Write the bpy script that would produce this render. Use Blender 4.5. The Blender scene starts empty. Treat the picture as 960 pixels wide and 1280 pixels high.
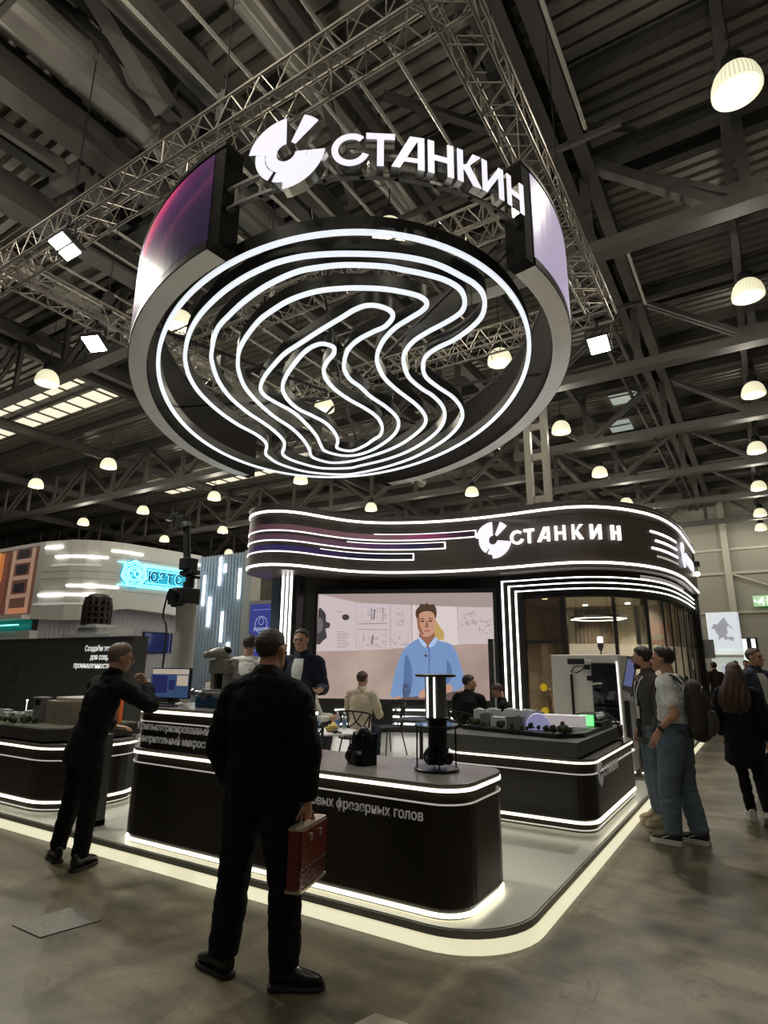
import bpy, bmesh, math, random
from mathutils import Vector, Matrix, Euler, noise
random.seed(7)
PI=math.pi; R=math.radians
SC=bpy.context.scene; COL=SC.collection
V=Vector
# ---------------------------------------------------------------- objects
def link(o,parent=None):
    COL.objects.link(o)
    if parent is not None: o.parent=parent
    return o
def tag(o,label=None,cat=None,group=None,kind=None):
    if label: o['label']=label
    if cat: o['category']=cat
    if group: o['group']=group
    if kind: o['kind']=kind
    return o
def thing(name,label,cat,loc=(0,0,0),rz=0,group=None):
    o=bpy.data.objects.new(name,None); o.empty_display_size=.1
    o.location=loc; o.rotation_euler=(0,0,rz); link(o)
    return tag(o,label,cat,group)
def obj(name,bm,mat,parent=None,smooth=False,bev=0,label=None):
    me=bpy.data.meshes.new(name)
    if isinstance(bm,bmesh.types.BMesh):
        bmesh.ops.recalc_face_normals(bm,faces=bm.faces[:])
        bm.to_mesh(me); bm.free()
    else: me=bm
    o=bpy.data.objects.new(name,me); link(o,parent)
    if mat is not None:
        me.materials.clear()
        for m in (mat if isinstance(mat,(list,tuple)) else [mat]): me.materials.append(m)
    if smooth:
        for p in me.polygons: p.use_smooth=True
    if bev:
        b=o.modifiers.new('bevel','BEVEL'); b.width=bev; b.segments=2; b.limit_method='ANGLE'; b.angle_limit=R(40)
    if label: o['label']=label
    return o
def struct(name,bm,mat,parent=None,**k):
    o=obj(name,bm,mat,parent,**k)
    if parent is None: o['kind']='structure'
    return o
def copy_tree(o,parent=None):
    c=o.copy(); COL.objects.link(c)
    if parent is not None: c.parent=parent
    for ch in list(o.children): copy_tree(ch,c)
    return c
# ---------------------------------------------------------------- geometry
def NB(): return bmesh.new()
def box(bm,x0,x1,y0,y1,z0,z1,M=None,mi=0):
    vs=[V((x,y,z)) for z in (z0,z1) for y in (y0,y1) for x in (x0,x1)]
    if M is not None: vs=[M@v for v in vs]
    b=[bm.verts.new(v) for v in vs]
    for f in ((0,2,3,1),(4,5,7,6),(0,1,5,4),(2,6,7,3),(0,4,6,2),(1,3,7,5)):
        bm.faces.new([b[i] for i in f]).material_index=mi
    return bm
def cbox(bm,c,s,M=None,mi=0):
    return box(bm,c[0]-s[0]/2,c[0]+s[0]/2,c[1]-s[1]/2,c[1]+s[1]/2,c[2]-s[2]/2,c[2]+s[2]/2,M,mi)
def bar(bm,a,b,w,h=None,up=(0,0,1)):
    """rectangular bar from a to b"""
    a=V(a);b=V(b);h=h or w;d=(b-a);L=d.length
    if L<1e-6: return bm
    d/=L;u=V(up)
    if abs(d.dot(u))>.99:u=V((1,0,0))
    s=d.cross(u).normalized();u=s.cross(d)
    vs=[]
    for p in (a,b):
        for i,j in ((-1,-1),(1,-1),(1,1),(-1,1)): vs.append(bm.verts.new(p+s*i*w/2+u*j*h/2))
    bm.faces.new(vs[0:4][::-1]);bm.faces.new(vs[4:8])
    for i in range(4): bm.faces.new((vs[i],vs[(i+1)%4],vs[4+(i+1)%4],vs[4+i]))
    return bm
def frame(d,side=None):
    d=d.normalized()
    if side is None: side=V((0,0,1)) if abs(d.z)<.9 else V((1,0,0)); side=side.cross(d)
    s=(side-d*side.dot(d))
    if s.length<1e-5: s=d.orthogonal()
    s.normalize(); return s,d.cross(s)
def rings(bm,rs,closed=False,cap=True,mi=0):
    """rs: list of lists of points"""
    R_=[[bm.verts.new(p) for p in r] for r in rs];n=len(rs[0])
    m=len(R_)
    for i in range(m if closed else m-1):
        A=R_[i];B=R_[(i+1)%m]
        for j in range(n):
            f=bm.faces.new((A[j],A[(j+1)%n],B[(j+1)%n],B[j])); f.material_index=mi
    if cap and not closed:
        for r in (R_[0],R_[-1]):
            f=bm.faces.new(r); f.material_index=mi
    return bm
def cr(pts,k=4,closed=False):
    """Catmull-Rom through vectors of any length (lists)"""
    n=len(pts);out=[]
    P=[list(p) for p in pts]
    rng=range(n if closed else n-1)
    for i in rng:
        if closed: a,b,c,d=P[(i-1)%n],P[i],P[(i+1)%n],P[(i+2)%n]
        else: a,b,c,d=P[max(i-1,0)],P[i],P[i+1],P[min(i+2,n-1)]
        for j in range(k):
            t=j/k
            out.append([.5*((2*q)+(-p+r)*t+(2*p-5*q+4*r-s)*t*t+(-p+3*q-3*r+s)*t**3) for p,q,r,s in zip(a,b,c,d)])
    if not closed: out.append(P[-1])
    return out
def tube(bm,pts,r,n=8,closed=False,k=0,mi=0):
    """round tube; r number or list"""
    pts=[list(p) for p in pts]
    rr_=r if isinstance(r,(list,tuple)) else [r]*len(pts)
    if k:
        q=cr([p+[x] for p,x in zip(pts,rr_)],k,closed); pts=[a[:3] for a in q]; rr_=[a[3] for a in q]
    P=[V(p) for p in pts];m=len(P);rs=[];s=None
    for i in range(m):
        if closed: d=P[(i+1)%m]-P[(i-1)%m]
        else: d=P[min(i+1,m-1)]-P[max(i-1,0)]
        if s is None: s,u=frame(d)
        else:
            d.normalize(); s=(s-d*s.dot(d)).normalized(); u=d.cross(s)
        rs.append([P[i]+(s*math.cos(a)+u*math.sin(a))*rr_[i] for a in [2*PI*j/n for j in range(n)]])
    return rings(bm,rs,closed,True,mi)
def limb(bm,pts,rad,side=(1,0,0),n=16,k=4,M=None):
    """lofted elliptical limb: rad = r or (r_side, r_depth) per point; ends rounded"""
    side=V(side);q=[]
    for p,r in zip(pts,rad):
        r=r if isinstance(r,(list,tuple)) else (r,r); q.append(list(p)+list(r))
    q=cr(q,k) if k else q
    P=[V(a[:3]) for a in q];m=len(P);rs=[]
    for i in range(m):
        d=P[min(i+1,m-1)]-P[max(i-1,0)]
        s,u=frame(d,side); rx,ry=max(q[i][3],.002),max(q[i][4],.002)
        d.normalize()
        ring=lambda f,o:[P[i]+d*o+(s*math.cos(a)*rx+u*math.sin(a)*ry)*f for a in [2*PI*j/n for j in range(n)]]
        if i==0: rs+= [ring(.3,-.42*min(rx,ry)),ring(.75,-.28*min(rx,ry))]
        rs.append(ring(1,0))
        if i==m-1: rs+=[ring(.75,.28*min(rx,ry)),ring(.3,.42*min(rx,ry))]
    if M is not None: rs=[[M@p for p in r] for r in rs]
    return rings(bm,rs)
def ball(bm,c,r,M=None,nu=16,nv=10):
    r=r if isinstance(r,(list,tuple)) else (r,)*3
    rs=[]
    for i in range(1,nv):
        t=PI*i/nv
        rs.append([V((c[0]+r[0]*math.sin(t)*math.cos(a),c[1]+r[1]*math.sin(t)*math.sin(a),c[2]+r[2]*math.cos(t))) for a in [2*PI*j/nu for j in range(nu)]])
    if M is not None: rs=[[M@p for p in q] for q in rs]
    return rings(bm,rs)
def lathe(bm,prof,c=(0,0,0),n=24,M=None,mi=0,cap=True):
    rs=[[V((c[0]+r*math.cos(a),c[1]+r*math.sin(a),c[2]+z)) for a in [2*PI*j/n for j in range(n)]] for r,z in prof]
    if M is not None: rs=[[M@p for p in q] for q in rs]
    return rings(bm,rs,cap=cap,mi=mi)
def prism(bm,pts,z0,z1,M=None,mi=0):
    a=[V((p[0],p[1],z0)) for p in pts];b=[V((p[0],p[1],z1)) for p in pts]
    if M is not None: a=[M@p for p in a];b=[M@p for p in b]
    return rings(bm,[a,b],mi=mi)
def rr(x0,x1,y0,y1,r,n=6):
    out=[]
    if not isinstance(r,(list,tuple)): r=[r]*4
    for (cx,cy,a0,q) in ((x1,y1,0,r[0]),(x0,y1,90,r[1]),(x0,y0,180,r[2]),(x1,y0,270,r[3])):
        sx=-1 if cx==x1 else 1; sy=-1 if cy==y1 else 1
        if q<=0: out.append((cx,cy)); continue
        for i in range(n+1):
            a=R(a0+90*i/n); out.append((cx+sx*q+q*math.cos(a),cy+sy*q+q*math.sin(a)))
    return out
def ribbon(bm,pts,z0,z1,t,off=0,closed=False,mi=0):
    """vertical strip along a plan polyline; off = distance outwards (right of travel), t thickness inwards"""
    n=len(pts);N=[]
    for i in range(n):
        a=pts[(i-1)%n] if closed else pts[max(i-1,0)]; b=pts[(i+1)%n] if closed else pts[min(i+1,n-1)]
        dx,dy=b[0]-a[0],b[1]-a[1];L=math.hypot(dx,dy) or 1
        N.append((dy/L,-dx/L))
    rs=[]
    for (x,y),(nx,ny) in zip([p[:2] for p in pts],N):
        o=(x+nx*off,y+ny*off);i_=(x+nx*(off-t),y+ny*(off-t))
        rs.append([V((*o,z0)),V((*o,z1)),V((*i_,z1)),V((*i_,z0))])
    return rings(bm,rs,closed,True,mi)
def text_mesh(s,size,ext=.005,bold=0,align='LEFT'):
    cu=bpy.data.curves.new('t','FONT');cu.body=s;cu.size=size;cu.extrude=ext;cu.offset=bold;cu.align_x=align
    o=bpy.data.objects.new('t',cu);COL.objects.link(o)
    bpy.context.view_layer.update()
    me=bpy.data.meshes.new_from_object(o.evaluated_get(bpy.context.evaluated_depsgraph_get()))
    bpy.data.objects.remove(o);bpy.data.curves.remove(cu);return me
def text(name,s,size,M,mat,parent=None,ext=.005,bold=0,align='LEFT',sx=1):
    me=text_mesh(s,size,ext,bold,align);me.transform(M@Matrix.Diagonal((sx,1,1,1)))
    return obj(name,me,mat,parent)
def face_M(o,xdir,up=(0,0,1)):
    """matrix whose local x runs along xdir, y along up, z out towards the viewer"""
    x=V(xdir).normalized();y=V(up);z=x.cross(y).normalized();y=z.cross(x)
    return Matrix.Translation(V(o))@Matrix((x,y,z)).transposed().to_4x4()
def fuse(bm,vox=.01,it=4,disp=0,dsize=.1,seed=0):
    """union of overlapping shells into one continuous skin"""
    me=bpy.data.meshes.new('f');bmesh.ops.recalc_face_normals(bm,faces=bm.faces[:]);bm.to_mesh(me);bm.free()
    o=bpy.data.objects.new('f',me);COL.objects.link(o)
    m=o.modifiers.new('r','REMESH');m.mode='VOXEL';m.voxel_size=vox;m.use_smooth_shade=True
    s=o.modifiers.new('s','SMOOTH');s.factor=.5;s.iterations=it
    bpy.context.view_layer.update()
    me2=bpy.data.meshes.new_from_object(o.evaluated_get(bpy.context.evaluated_depsgraph_get()))
    bpy.data.objects.remove(o);bpy.data.meshes.remove(me)
    if disp:
        off=V((seed*3.1,seed*1.7,seed))
        ns=[v.normal.copy() for v in me2.vertices]
        for v,nn in zip(me2.vertices,ns):
            p=v.co+off
            w=noise.noise(V((p.x/dsize,p.y/dsize,p.z/(dsize*.55))))+.5*noise.noise(p/(dsize*.4))
            v.co+=nn*w*disp
    for p in me2.polygons:p.use_smooth=True
    me2.update();return me2
# ---------------------------------------------------------------- materials
MATS={}
def mat(name,col,rough=.6,metal=0,emit=None,es=1,var=.12,vs=6,bump=0,bs=40,coat=0,alpha=None,spec=.5):
    if name in MATS:return MATS[name]
    m=bpy.data.materials.new(name);m.use_nodes=True;nt=m.node_tree;b=nt.nodes['Principled BSDF']
    L=nt.links.new
    c=(*col,1)
    b.inputs['Roughness'].default_value=rough;b.inputs['Metallic'].default_value=metal
    b.inputs['Specular IOR Level'].default_value=spec
    if coat:b.inputs['Coat Weight'].default_value=coat;b.inputs['Coat Roughness'].default_value=.1
    tc=nt.nodes.new('ShaderNodeTexCoord');nz=nt.nodes.new('ShaderNodeTexNoise');nz.inputs['Scale'].default_value=vs;nz.inputs['Detail'].default_value=3
    L(tc.outputs['Object'],nz.inputs['Vector'])
    mx=nt.nodes.new('ShaderNodeMix');mx.data_type='RGBA'
    mx.inputs['A'].default_value=tuple(v*(1-var) for v in col)+(1,);mx.inputs['B'].default_value=tuple(min(1,v*(1+var)) for v in col)+(1,)
    L(nz.outputs['Fac'],mx.inputs['Factor']);L(mx.outputs['Result'],b.inputs['Base Color'])
    if emit is not None:
        b.inputs['Emission Color'].default_value=(*emit,1);b.inputs['Emission Strength'].default_value=es
    if bump:
        n2=nt.nodes.new('ShaderNodeTexNoise');n2.inputs['Scale'].default_value=bs;L(tc.outputs['Object'],n2.inputs['Vector'])
        bp=nt.nodes.new('ShaderNodeBump');bp.inputs['Strength'].default_value=bump;bp.inputs['Distance'].default_value=.02
        L(n2.outputs['Fac'],bp.inputs['Height']);L(bp.outputs['Normal'],b.inputs['Normal'])
    if alpha is not None:b.inputs['Alpha'].default_value=alpha
    MATS[name]=m;return m
def led(name,col,s):
    return mat(name,(.8,.8,.8),.4,0,col,s)
def glass(name,tint=(.9,.95,.95),refl=.08,haze=0,hcol=(.8,.78,.72)):
    """clear architectural pane: transparent + fresnel gloss, optional haze as frosted film or painted-in reflection"""
    m=bpy.data.materials.new(name);m.use_nodes=True;nt=m.node_tree;nt.nodes.clear();L=nt.links.new;N=nt.nodes.new
    out=N('ShaderNodeOutputMaterial');tr=N('ShaderNodeBsdfTransparent');tr.inputs[0].default_value=(*tint,1)
    gl=N('ShaderNodeBsdfGlossy');gl.inputs['Roughness'].default_value=.03
    lw=N('ShaderNodeLayerWeight');lw.inputs[0].default_value=.25
    ad=N('ShaderNodeMath');ad.operation='MULTIPLY_ADD';ad.inputs[1].default_value=.6;ad.inputs[2].default_value=refl
    L(lw.outputs['Fresnel'],ad.inputs[0])
    mx=N('ShaderNodeMixShader');L(ad.outputs[0],mx.inputs[0]);L(tr.outputs[0],mx.inputs[1]);L(gl.outputs[0],mx.inputs[2])
    last=mx
    if haze:
        df=N('ShaderNodeBsdfDiffuse');df.inputs[0].default_value=(*hcol,1)
        tl=N('ShaderNodeBsdfTranslucent');tl.inputs[0].default_value=(*hcol,1)
        a=N('ShaderNodeMixShader');a.inputs[0].default_value=.6;L(df.outputs[0],a.inputs[1]);L(tl.outputs[0],a.inputs[2])
        b=N('ShaderNodeMixShader');b.inputs[0].default_value=haze;L(mx.outputs[0],b.inputs[1]);L(a.outputs[0],b.inputs[2]);last=b
    L(last.outputs[0],out.inputs[0]);return m
# ================================================================ CAMERA (stand axes: X along the stand front, Y into the depth)
F_=745.;H_=1.62;PITCH=R(14.2);YAW=R(32.1);ROLL=math.atan(.007)
cf=V((-math.sin(YAW)*math.cos(PITCH),math.cos(YAW)*math.cos(PITCH),math.sin(PITCH)))
cr_=cf.cross(V((0,0,1))).normalized();cu_=cr_.cross(cf)
r2=cr_*math.cos(ROLL)+cu_*math.sin(ROLL);u2=cu_*math.cos(ROLL)-cr_*math.sin(ROLL)
cam=bpy.data.cameras.new('camera');co=bpy.data.objects.new('camera',cam);COL.objects.link(co)
co.matrix_world=Matrix.Translation((0,0,H_))@Matrix((r2,u2,-cf)).transposed().to_4x4()
cam.sensor_fit='HORIZONTAL';cam.sensor_width=36;cam.lens=36*F_/960;cam.clip_end=300
SC.camera=co
SC.view_settings.view_transform='Standard';SC.view_settings.look='None';SC.view_settings.gamma=1;SC.view_settings.use_curve_mapping=False
SC.view_settings.exposure=0
w=bpy.data.worlds.new('w');SC.world=w;w.use_nodes=True
w.node_tree.nodes['Background'].inputs[0].default_value=(.62,.68,.72,1);w.node_tree.nodes['Background'].inputs[1].default_value=.06
# ================================================================ MATERIALS
steel=mat('roof steel',(.085,.08,.075),.55,.2,vs=2,var=.25)
steel_d=mat('dark roof steel',(.075,.072,.07),.6,.2,vs=2,var=.3)
galv=mat('galvanised tube',(.30,.285,.26),.45,.5,vs=5)
alu=mat('truss aluminium',(.34,.31,.27),.42,.6,vs=8)
black=mat('matt black',(.012,.012,.012),.5)
blackg=mat('gloss black panel',(.014,.012,.011),.28,0,vs=3,var=.2,spec=.4)
dkgrey=mat('dark grey panel',(.03,.029,.028),.5,vs=3)
LEDw=led('white led',(1,.98,.93),4)
LEDc=led('cool white led',(.86,.92,1),.88)
LEDn=led('warm counter led',(1,.95,.70),2.4)
LEDs=led('thin dim led line',(1,.95,.85),.3)
SIGN=led('white backlit acrylic',(.90,.88,1),.86)
white=mat('white laminate',(.75,.75,.73),.4)
# ================================================================ FLOOR
def floor_mat():
    m=bpy.data.materials.new('polished concrete');m.use_nodes=True;nt=m.node_tree;b=nt.nodes['Principled BSDF'];L=nt.links.new;N=nt.nodes.new
    tc=N('ShaderNodeTexCoord')
    def nz(s,d,dist=0):
        n=N('ShaderNodeTexNoise');n.inputs['Scale'].default_value=s;n.inputs['Detail'].default_value=d;n.inputs['Distortion'].default_value=dist;L(tc.outputs['Object'],n.inputs['Vector']);return n
    a=nz(.55,6,1.2);c=nz(3.2,8,.6);e=nz(22,4)
    r1=N('ShaderNodeValToRGB');r1.color_ramp.elements[0].position=.34;r1.color_ramp.elements[0].color=(.112,.093,.060,1);r1.color_ramp.elements[1].position=.68;r1.color_ramp.elements[1].color=(.285,.243,.165,1)
    L(a.outputs['Fac'],r1.inputs[0])
    r2_=N('ShaderNodeValToRGB');r2_.color_ramp.elements[0].position=.35;r2_.color_ramp.elements[0].color=(.62,.62,.62,1);r2_.color_ramp.elements[1].position=.6;r2_.color_ramp.elements[1].color=(1.08,1.07,1.05,1)
    L(c.outputs['Fac'],r2_.inputs[0])
    r3=N('ShaderNodeValToRGB');r3.color_ramp.elements[0].position=.3;r3.color_ramp.elements[0].color=(.85,.85,.85,1);r3.color_ramp.elements[1].position=.6;r3.color_ramp.elements[1].color=(1,1,1,1)
    L(e.outputs['Fac'],r3.inputs[0])
    m1=N('ShaderNodeMix');m1.data_type='RGBA';m1.blend_type='MULTIPLY';m1.inputs['Factor'].default_value=1;L(r1.outputs[0],m1.inputs['A']);L(r2_.outputs[0],m1.inputs['B'])
    m2=N('ShaderNodeMix');m2.data_type='RGBA';m2.blend_type='MULTIPLY';m2.inputs['Factor'].default_value=1;L(m1.outputs['Result'],m2.inputs['A']);L(r3.outputs[0],m2.inputs['B'])
    L(m2.outputs['Result'],b.inputs['Base Color'])
    g=nz(1.1,5,2.2)                                   # hairline cracks and drag marks
    k1=N('ShaderNodeMath');k1.operation='SUBTRACT';k1.inputs[1].default_value=.5;L(g.outputs['Fac'],k1.inputs[0])
    k2=N('ShaderNodeMath');k2.operation='ABSOLUTE';L(k1.outputs[0],k2.inputs[0])
    k3=N('ShaderNodeMapRange');k3.inputs['From Max'].default_value=.006;k3.inputs['To Min'].default_value=.62;L(k2.outputs[0],k3.inputs['Value'])
    mpn=N('ShaderNodeMapping');mpn.inputs['Scale'].default_value=(.5,5,1);mpn.inputs['Rotation'].default_value=(0,0,.5);L(tc.outputs['Object'],mpn.inputs[0])
    h=N('ShaderNodeTexNoise');h.inputs['Scale'].default_value=1.2;h.inputs['Detail'].default_value=7;L(mpn.outputs[0],h.inputs['Vector'])
    k4=N('ShaderNodeMapRange');k4.inputs['From Min'].default_value=.35;k4.inputs['From Max'].default_value=.65;k4.inputs['To Min'].default_value=.82;k4.inputs['To Max'].default_value=1.12;L(h.outputs['Fac'],k4.inputs['Value'])
    k5=N('ShaderNodeMath');k5.operation='MULTIPLY';L(k3.outputs[0],k5.inputs[0]);L(k4.outputs[0],k5.inputs[1])
    m3=N('ShaderNodeVectorMath');m3.operation='SCALE';L(m2.outputs['Result'],m3.inputs[0]);L(k5.outputs[0],m3.inputs['Scale']);L(m3.outputs[0],b.inputs['Base Color'])
    rr_=N('ShaderNodeMapRange');rr_.inputs['To Min'].default_value=.22;rr_.inputs['To Max'].default_value=.5;L(c.outputs['Fac'],rr_.inputs['Value']);L(rr_.outputs[0],b.inputs['Roughness'])
    bp=N('ShaderNodeBump');bp.inputs['Strength'].default_value=.12;bp.inputs['Distance'].default_value=.01;L(e.outputs['Fac'],bp.inputs['Height']);L(bp.outputs[0],b.inputs['Normal'])
    return m
bm=NB();box(bm,-62,16,-6,46,-.2,0);struct('floor',bm,floor_mat())
# access covers set in the concrete
iron=mat('worn steel cover',(.2,.185,.16),.5,.3,vs=30,var=.5,bump=.3,bs=60)
conc=mat('pale concrete patch',(.42,.38,.3),.7,vs=14,var=.3)
for (q,lab) in (([(-4.24,2.39),(-4.2,2.79),(-3.84,2.74),(-3.92,2.39)],'mottled rectangular steel access cover let into the concrete floor near the left edge'),
                ([(-1.83,2.67),(-1.79,2.81),(-1.6,2.82),(-1.65,2.66)],'pale square concrete cover in the floor at the bottom edge of the picture')):
    bm=NB();prism(bm,q,-.01,.006)
    o=obj('floor_cover',bm,iron if q[0][0]<-4 else conc);tag(o,lab,'floor cover')
# ================================================================ WALLS
wallm=mat('grey hall wall',(.34,.33,.29),.8,vs=1,var=.08)
wallb=mat('dark hall wall',(.05,.05,.052),.8,vs=1)
bm=NB();box(bm,-62,16,46,46.3,0,13.6);wb=struct('wall_back',bm,wallm)
bm=NB();box(bm,-62.3,-62,-6,46.3,0,13.6);struct('wall_left',bm,wallb)
bm=NB();box(bm,16,16.3,-6,46.3,0,13.6);struct('wall_right',bm,wallm)
for x in (-13.5,-7.5,-1.5,4.5):
    bm=NB();box(bm,x-.2,x+.2,45.7,46,0,13.4);obj('column',bm,mat('painted column',(.5,.48,.42),.6),wb)
bm=NB()
for z in (5.0,7.6,9.2): box(bm,-62,16,45.85,46,z-.08,z+.08)
bar(bm,(-1.5,45.8,7.6),(4.5,45.8,5.0),.12);obj('wall_rail',bm,mat('painted column',(.5,.48,.42),.6),wb)
# ================================================================ CEILING
deckm=mat('corrugated roof deck',(.33,.32,.29),.4,.3,vs=1.2,var=.25)
bm=NB();prev=None;y=-6;k=0
prof=[(0,0),(.20,0),(.225,.15),(.315,.15),(.34,0)]
ys=[]
while y<46:
    for a,h in prof[:-1]: ys.append((y+a,13.3+h))
    y+=.34
for yy,zz in ys:
    a=bm.verts.new((-62,yy,zz));b=bm.verts.new((16,yy,zz))
    if prev: bm.faces.new((prev[0],prev[1],b,a))
    prev=(a,b)
ceil=struct('ceiling',bm,deckm)
bm=NB();box(bm,-62,16,-6,46,13.52,13.6);obj('roof_slab',bm,steel_d,ceil)
def ibeam(bm,a,b,w,h):
    a=V(a);b=V(b);bar(bm,a+V((0,0,h/2)),b+V((0,0,h/2)),w,.03);bar(bm,a-V((0,0,h/2)),b-V((0,0,h/2)),w,.03);bar(bm,a,b,.03,h)
def roof_truss(x0,x1,y,zb,zt,step,ph=0):
    bm=NB();
    for dy in (-.12,.12): bar(bm,(x0,y+dy,zb),(x1,y+dy,zb),.14,.26)
    bar(bm,(x0,y,zb-.14),(x1,y,zb-.14),.42,.03)
    ibeam(bm,(x0,y,zt),(x1,y,zt),.35,.35)
    t=obj('roof_truss',bm,steel,ceil)
    w=NB();n=int((x1-x0)/step);
    for i in range(n+1):
        x=x0+i*step+ph
        if x>x1: break
        up=(i%2==0)
        for dy in (-.11,.11):
            if x+step<=x1: bar(w,(x,y+dy,zt if up else zb),(x+step,y+dy,zb if up else zt),.13,.13)
        bar(w,(x,y,zb),(x,y,zt),.12,.2)
        if not up: box(w,x-.3,x+.3,y-.16,y+.16,zb,zb+.38)
    obj('web_member',w,steel,t)
for y in (12.0,18.0,24.0,30.0,36.0,42.0): roof_truss(-8.3,16,y,10.4,12.7,3.0,.1)
for y in (9.3,18.9,27.5,36.5): roof_truss(-62,-8.6,y,10.5,12.7,2.9,.4)
roof_truss(-62,16,-1.5,10.4,12.7,3,0)
bm=NB()
for i in range(17): ibeam(bm,(-62,-5+i*3,13.02),(16,-5+i*3,13.02),.22,.4)
obj('purlin',bm,steel,ceil)
for x in (-2.55,-2.05,3.6,9.6,-8.35,-11.0,-12.5,-20.4,-21.4,-29.5,-38.5,-47.5):
    bm=NB();ibeam(bm,(x,-6,12.55),(x,46,12.55),.3,.45);obj('roof_girder',bm,steel,ceil)
for x in (.62,-5.4): # lighter beams that carry the lamp rows
    bm=NB();bar(bm,(x,-6,12.2),(x,46,12.2),.18,.22);obj('lamp_rail',bm,steel,ceil)
# lattice channel beside the girder pair, and long slanting ties
bm=NB()
for s in (-2.9,-3.35): bar(bm,(s,-3,12.2),(s,46,12.2),.1,.16)
y=-3
while y<45: bar(bm,(-2.9,y,12.2),(-3.35,y+.45,12.2),.05);bar(bm,(-3.35,y+.45,12.2),(-2.9,y+.9,12.2),.05);y+=.9
obj('lattice_girder',bm,steel,ceil)
for a,b,w in (((-7.9,2.6,12.8),(-7.5,4.9,10.7),.34),((-12.2,3.6,12.4),(-10.4,4.8,10.9),.24),((-13.5,5.2,11.6),(-9.2,5.4,11.4),.3),((-16,7.4,11.9),(-9,7.4,11.9),.24),((-9,4.4,12.2),(-5,4.9,12.4),.26),((-3.3,7.7,12.6),(-2.5,12,10.4),.2),((-2.3,11.8,12.8),(.3,12,10.5),.26),((-2.4,10.4,12.6),(-1.0,11.8,12.9),.1),((-5.1,8.0,12.6),(-2.3,11.6,12.7),.16),
              ((-9.3,3.0,12.9),(-7.6,5.6,10.9),.3),((-8.6,2.2,12.9),(-10.5,5.8,11.2),.26),((-10.9,4.0,12.6),(-8.6,9.3,10.6),.22),((-14,5,12.6),(-12.2,9.3,10.6),.2),((-5.2,5.2,12.8),(-6.2,8.6,11),.2)):
    bm=NB();bar(bm,a,b,w,w*.8);obj('tie_beam',bm,steel,ceil)
# round air ducts running in depth
ductm=mat('duct sheet metal',(.34,.325,.3),.38,.55,vs=2,var=.3)
for x,z,r,y0,y1 in ((-8.9,11.7,.42,-2,9),(-6.0,12.4,.3,2,11.5),(-16.2,12.1,.35,-2,30)):
    bm=NB();tube(bm,[(x,y0,z),(x,y1,z)],r,20)
    y=y0
    while y<y1: tube(bm,[(x,y,z),(x,y+.06,z)],r+.025,20);y+=1.5
    obj('air_duct',bm,ductm,ceil,smooth=False)
# heavy boxed main beams on the left
for x,z,w,h in ((-9.75,11.3,.5,.7),(-11.9,10.8,.5,.6),(-6.9,11.2,.3,.5)):
    bm=NB();bar(bm,(x,-3,z),(x,9.3 if x<-8 else 12,z),w,h);obj('main_beam',bm,steel,ceil)
for x in (-8.0,-10.3):
    bm=NB();box(bm,x-.22,x+.22,5.3,5.75,10.6,13.1);obj('hanger_post',bm,steel,ceil)
# thin galvanised tubes in depth, below the roof
for i in range(18):
    x=-13.6+i*.71
    for (y0,y1) in ((2.6,5.6),(5.9,8.9),(9.6,12.0),(12.5,15.0)):
        if random.random()<.12 or (y0<5 and not -6.6<x<-3.4): continue
        bm=NB();tube(bm,[(x,y0,10.6),(x,y1,10.6)],.035,8);obj('sprinkler_pipe',bm,galv,ceil)
# cross trays tying the tubes
bm=NB()
for y in (2.6,5.75,9.2,12.2,15.0): bar(bm,(-14,y,10.7),(-1,y,10.7),.08,.1)
obj('pipe_support',bm,steel,ceil)
# tall column and frame beside the stand, behind the ring
bm=NB()
for x in (-6.15,-5.55): bar(bm,(x,19.2,0),(x,19.2,10.4),.22,.22)
for z in (5.5,7,8.5,9.6): box(bm,-6.1,-5.6,19.15,19.25,z-.12,z+.12)
obj('hall_column',bm,mat('pale column',(.36,.34,.3),.6),ceil)
# roof lights: daylight through glazed strips
skyl=mat('roof light glazing',(.6,.58,.5),.5,0,(1,.9,.68),1.0,var=.2,vs=3)
skyr=mat('small roof light glazing',(.6,.6,.55),.5,0,(.85,1,.9),.3,vs=3)
bar_m=mat('glazing bar',(.12,.1,.09),.5)
for n,(x0,x1,y0,y1,m_) in enumerate(((-50,-22,12.5,14.6,skyl),(-34.5,-17,24.2,26.6,skyl),(-17,-11.2,28.5,30.2,skyl),(-4.6,-3.45,25.1,27.1,skyr),(-5.35,-4.3,28.6,30.6,skyr))):
    bm=NB();box(bm,x0,x1,y0,y1,13.16,13.24);wd=struct('window_%d'%(n+1),bm,m_)
    bm=NB();x=x0
    while x<=x1: box(bm,x-.04,x+.04,y0,y1,13.1,13.16);x+=1.15
    for y in (y0,(y0+y1)/2,y1): box(bm,x0,x1,y-.03,y+.03,13.1,13.16)
    obj('glazing_bar',bm,bar_m,wd)
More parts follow.
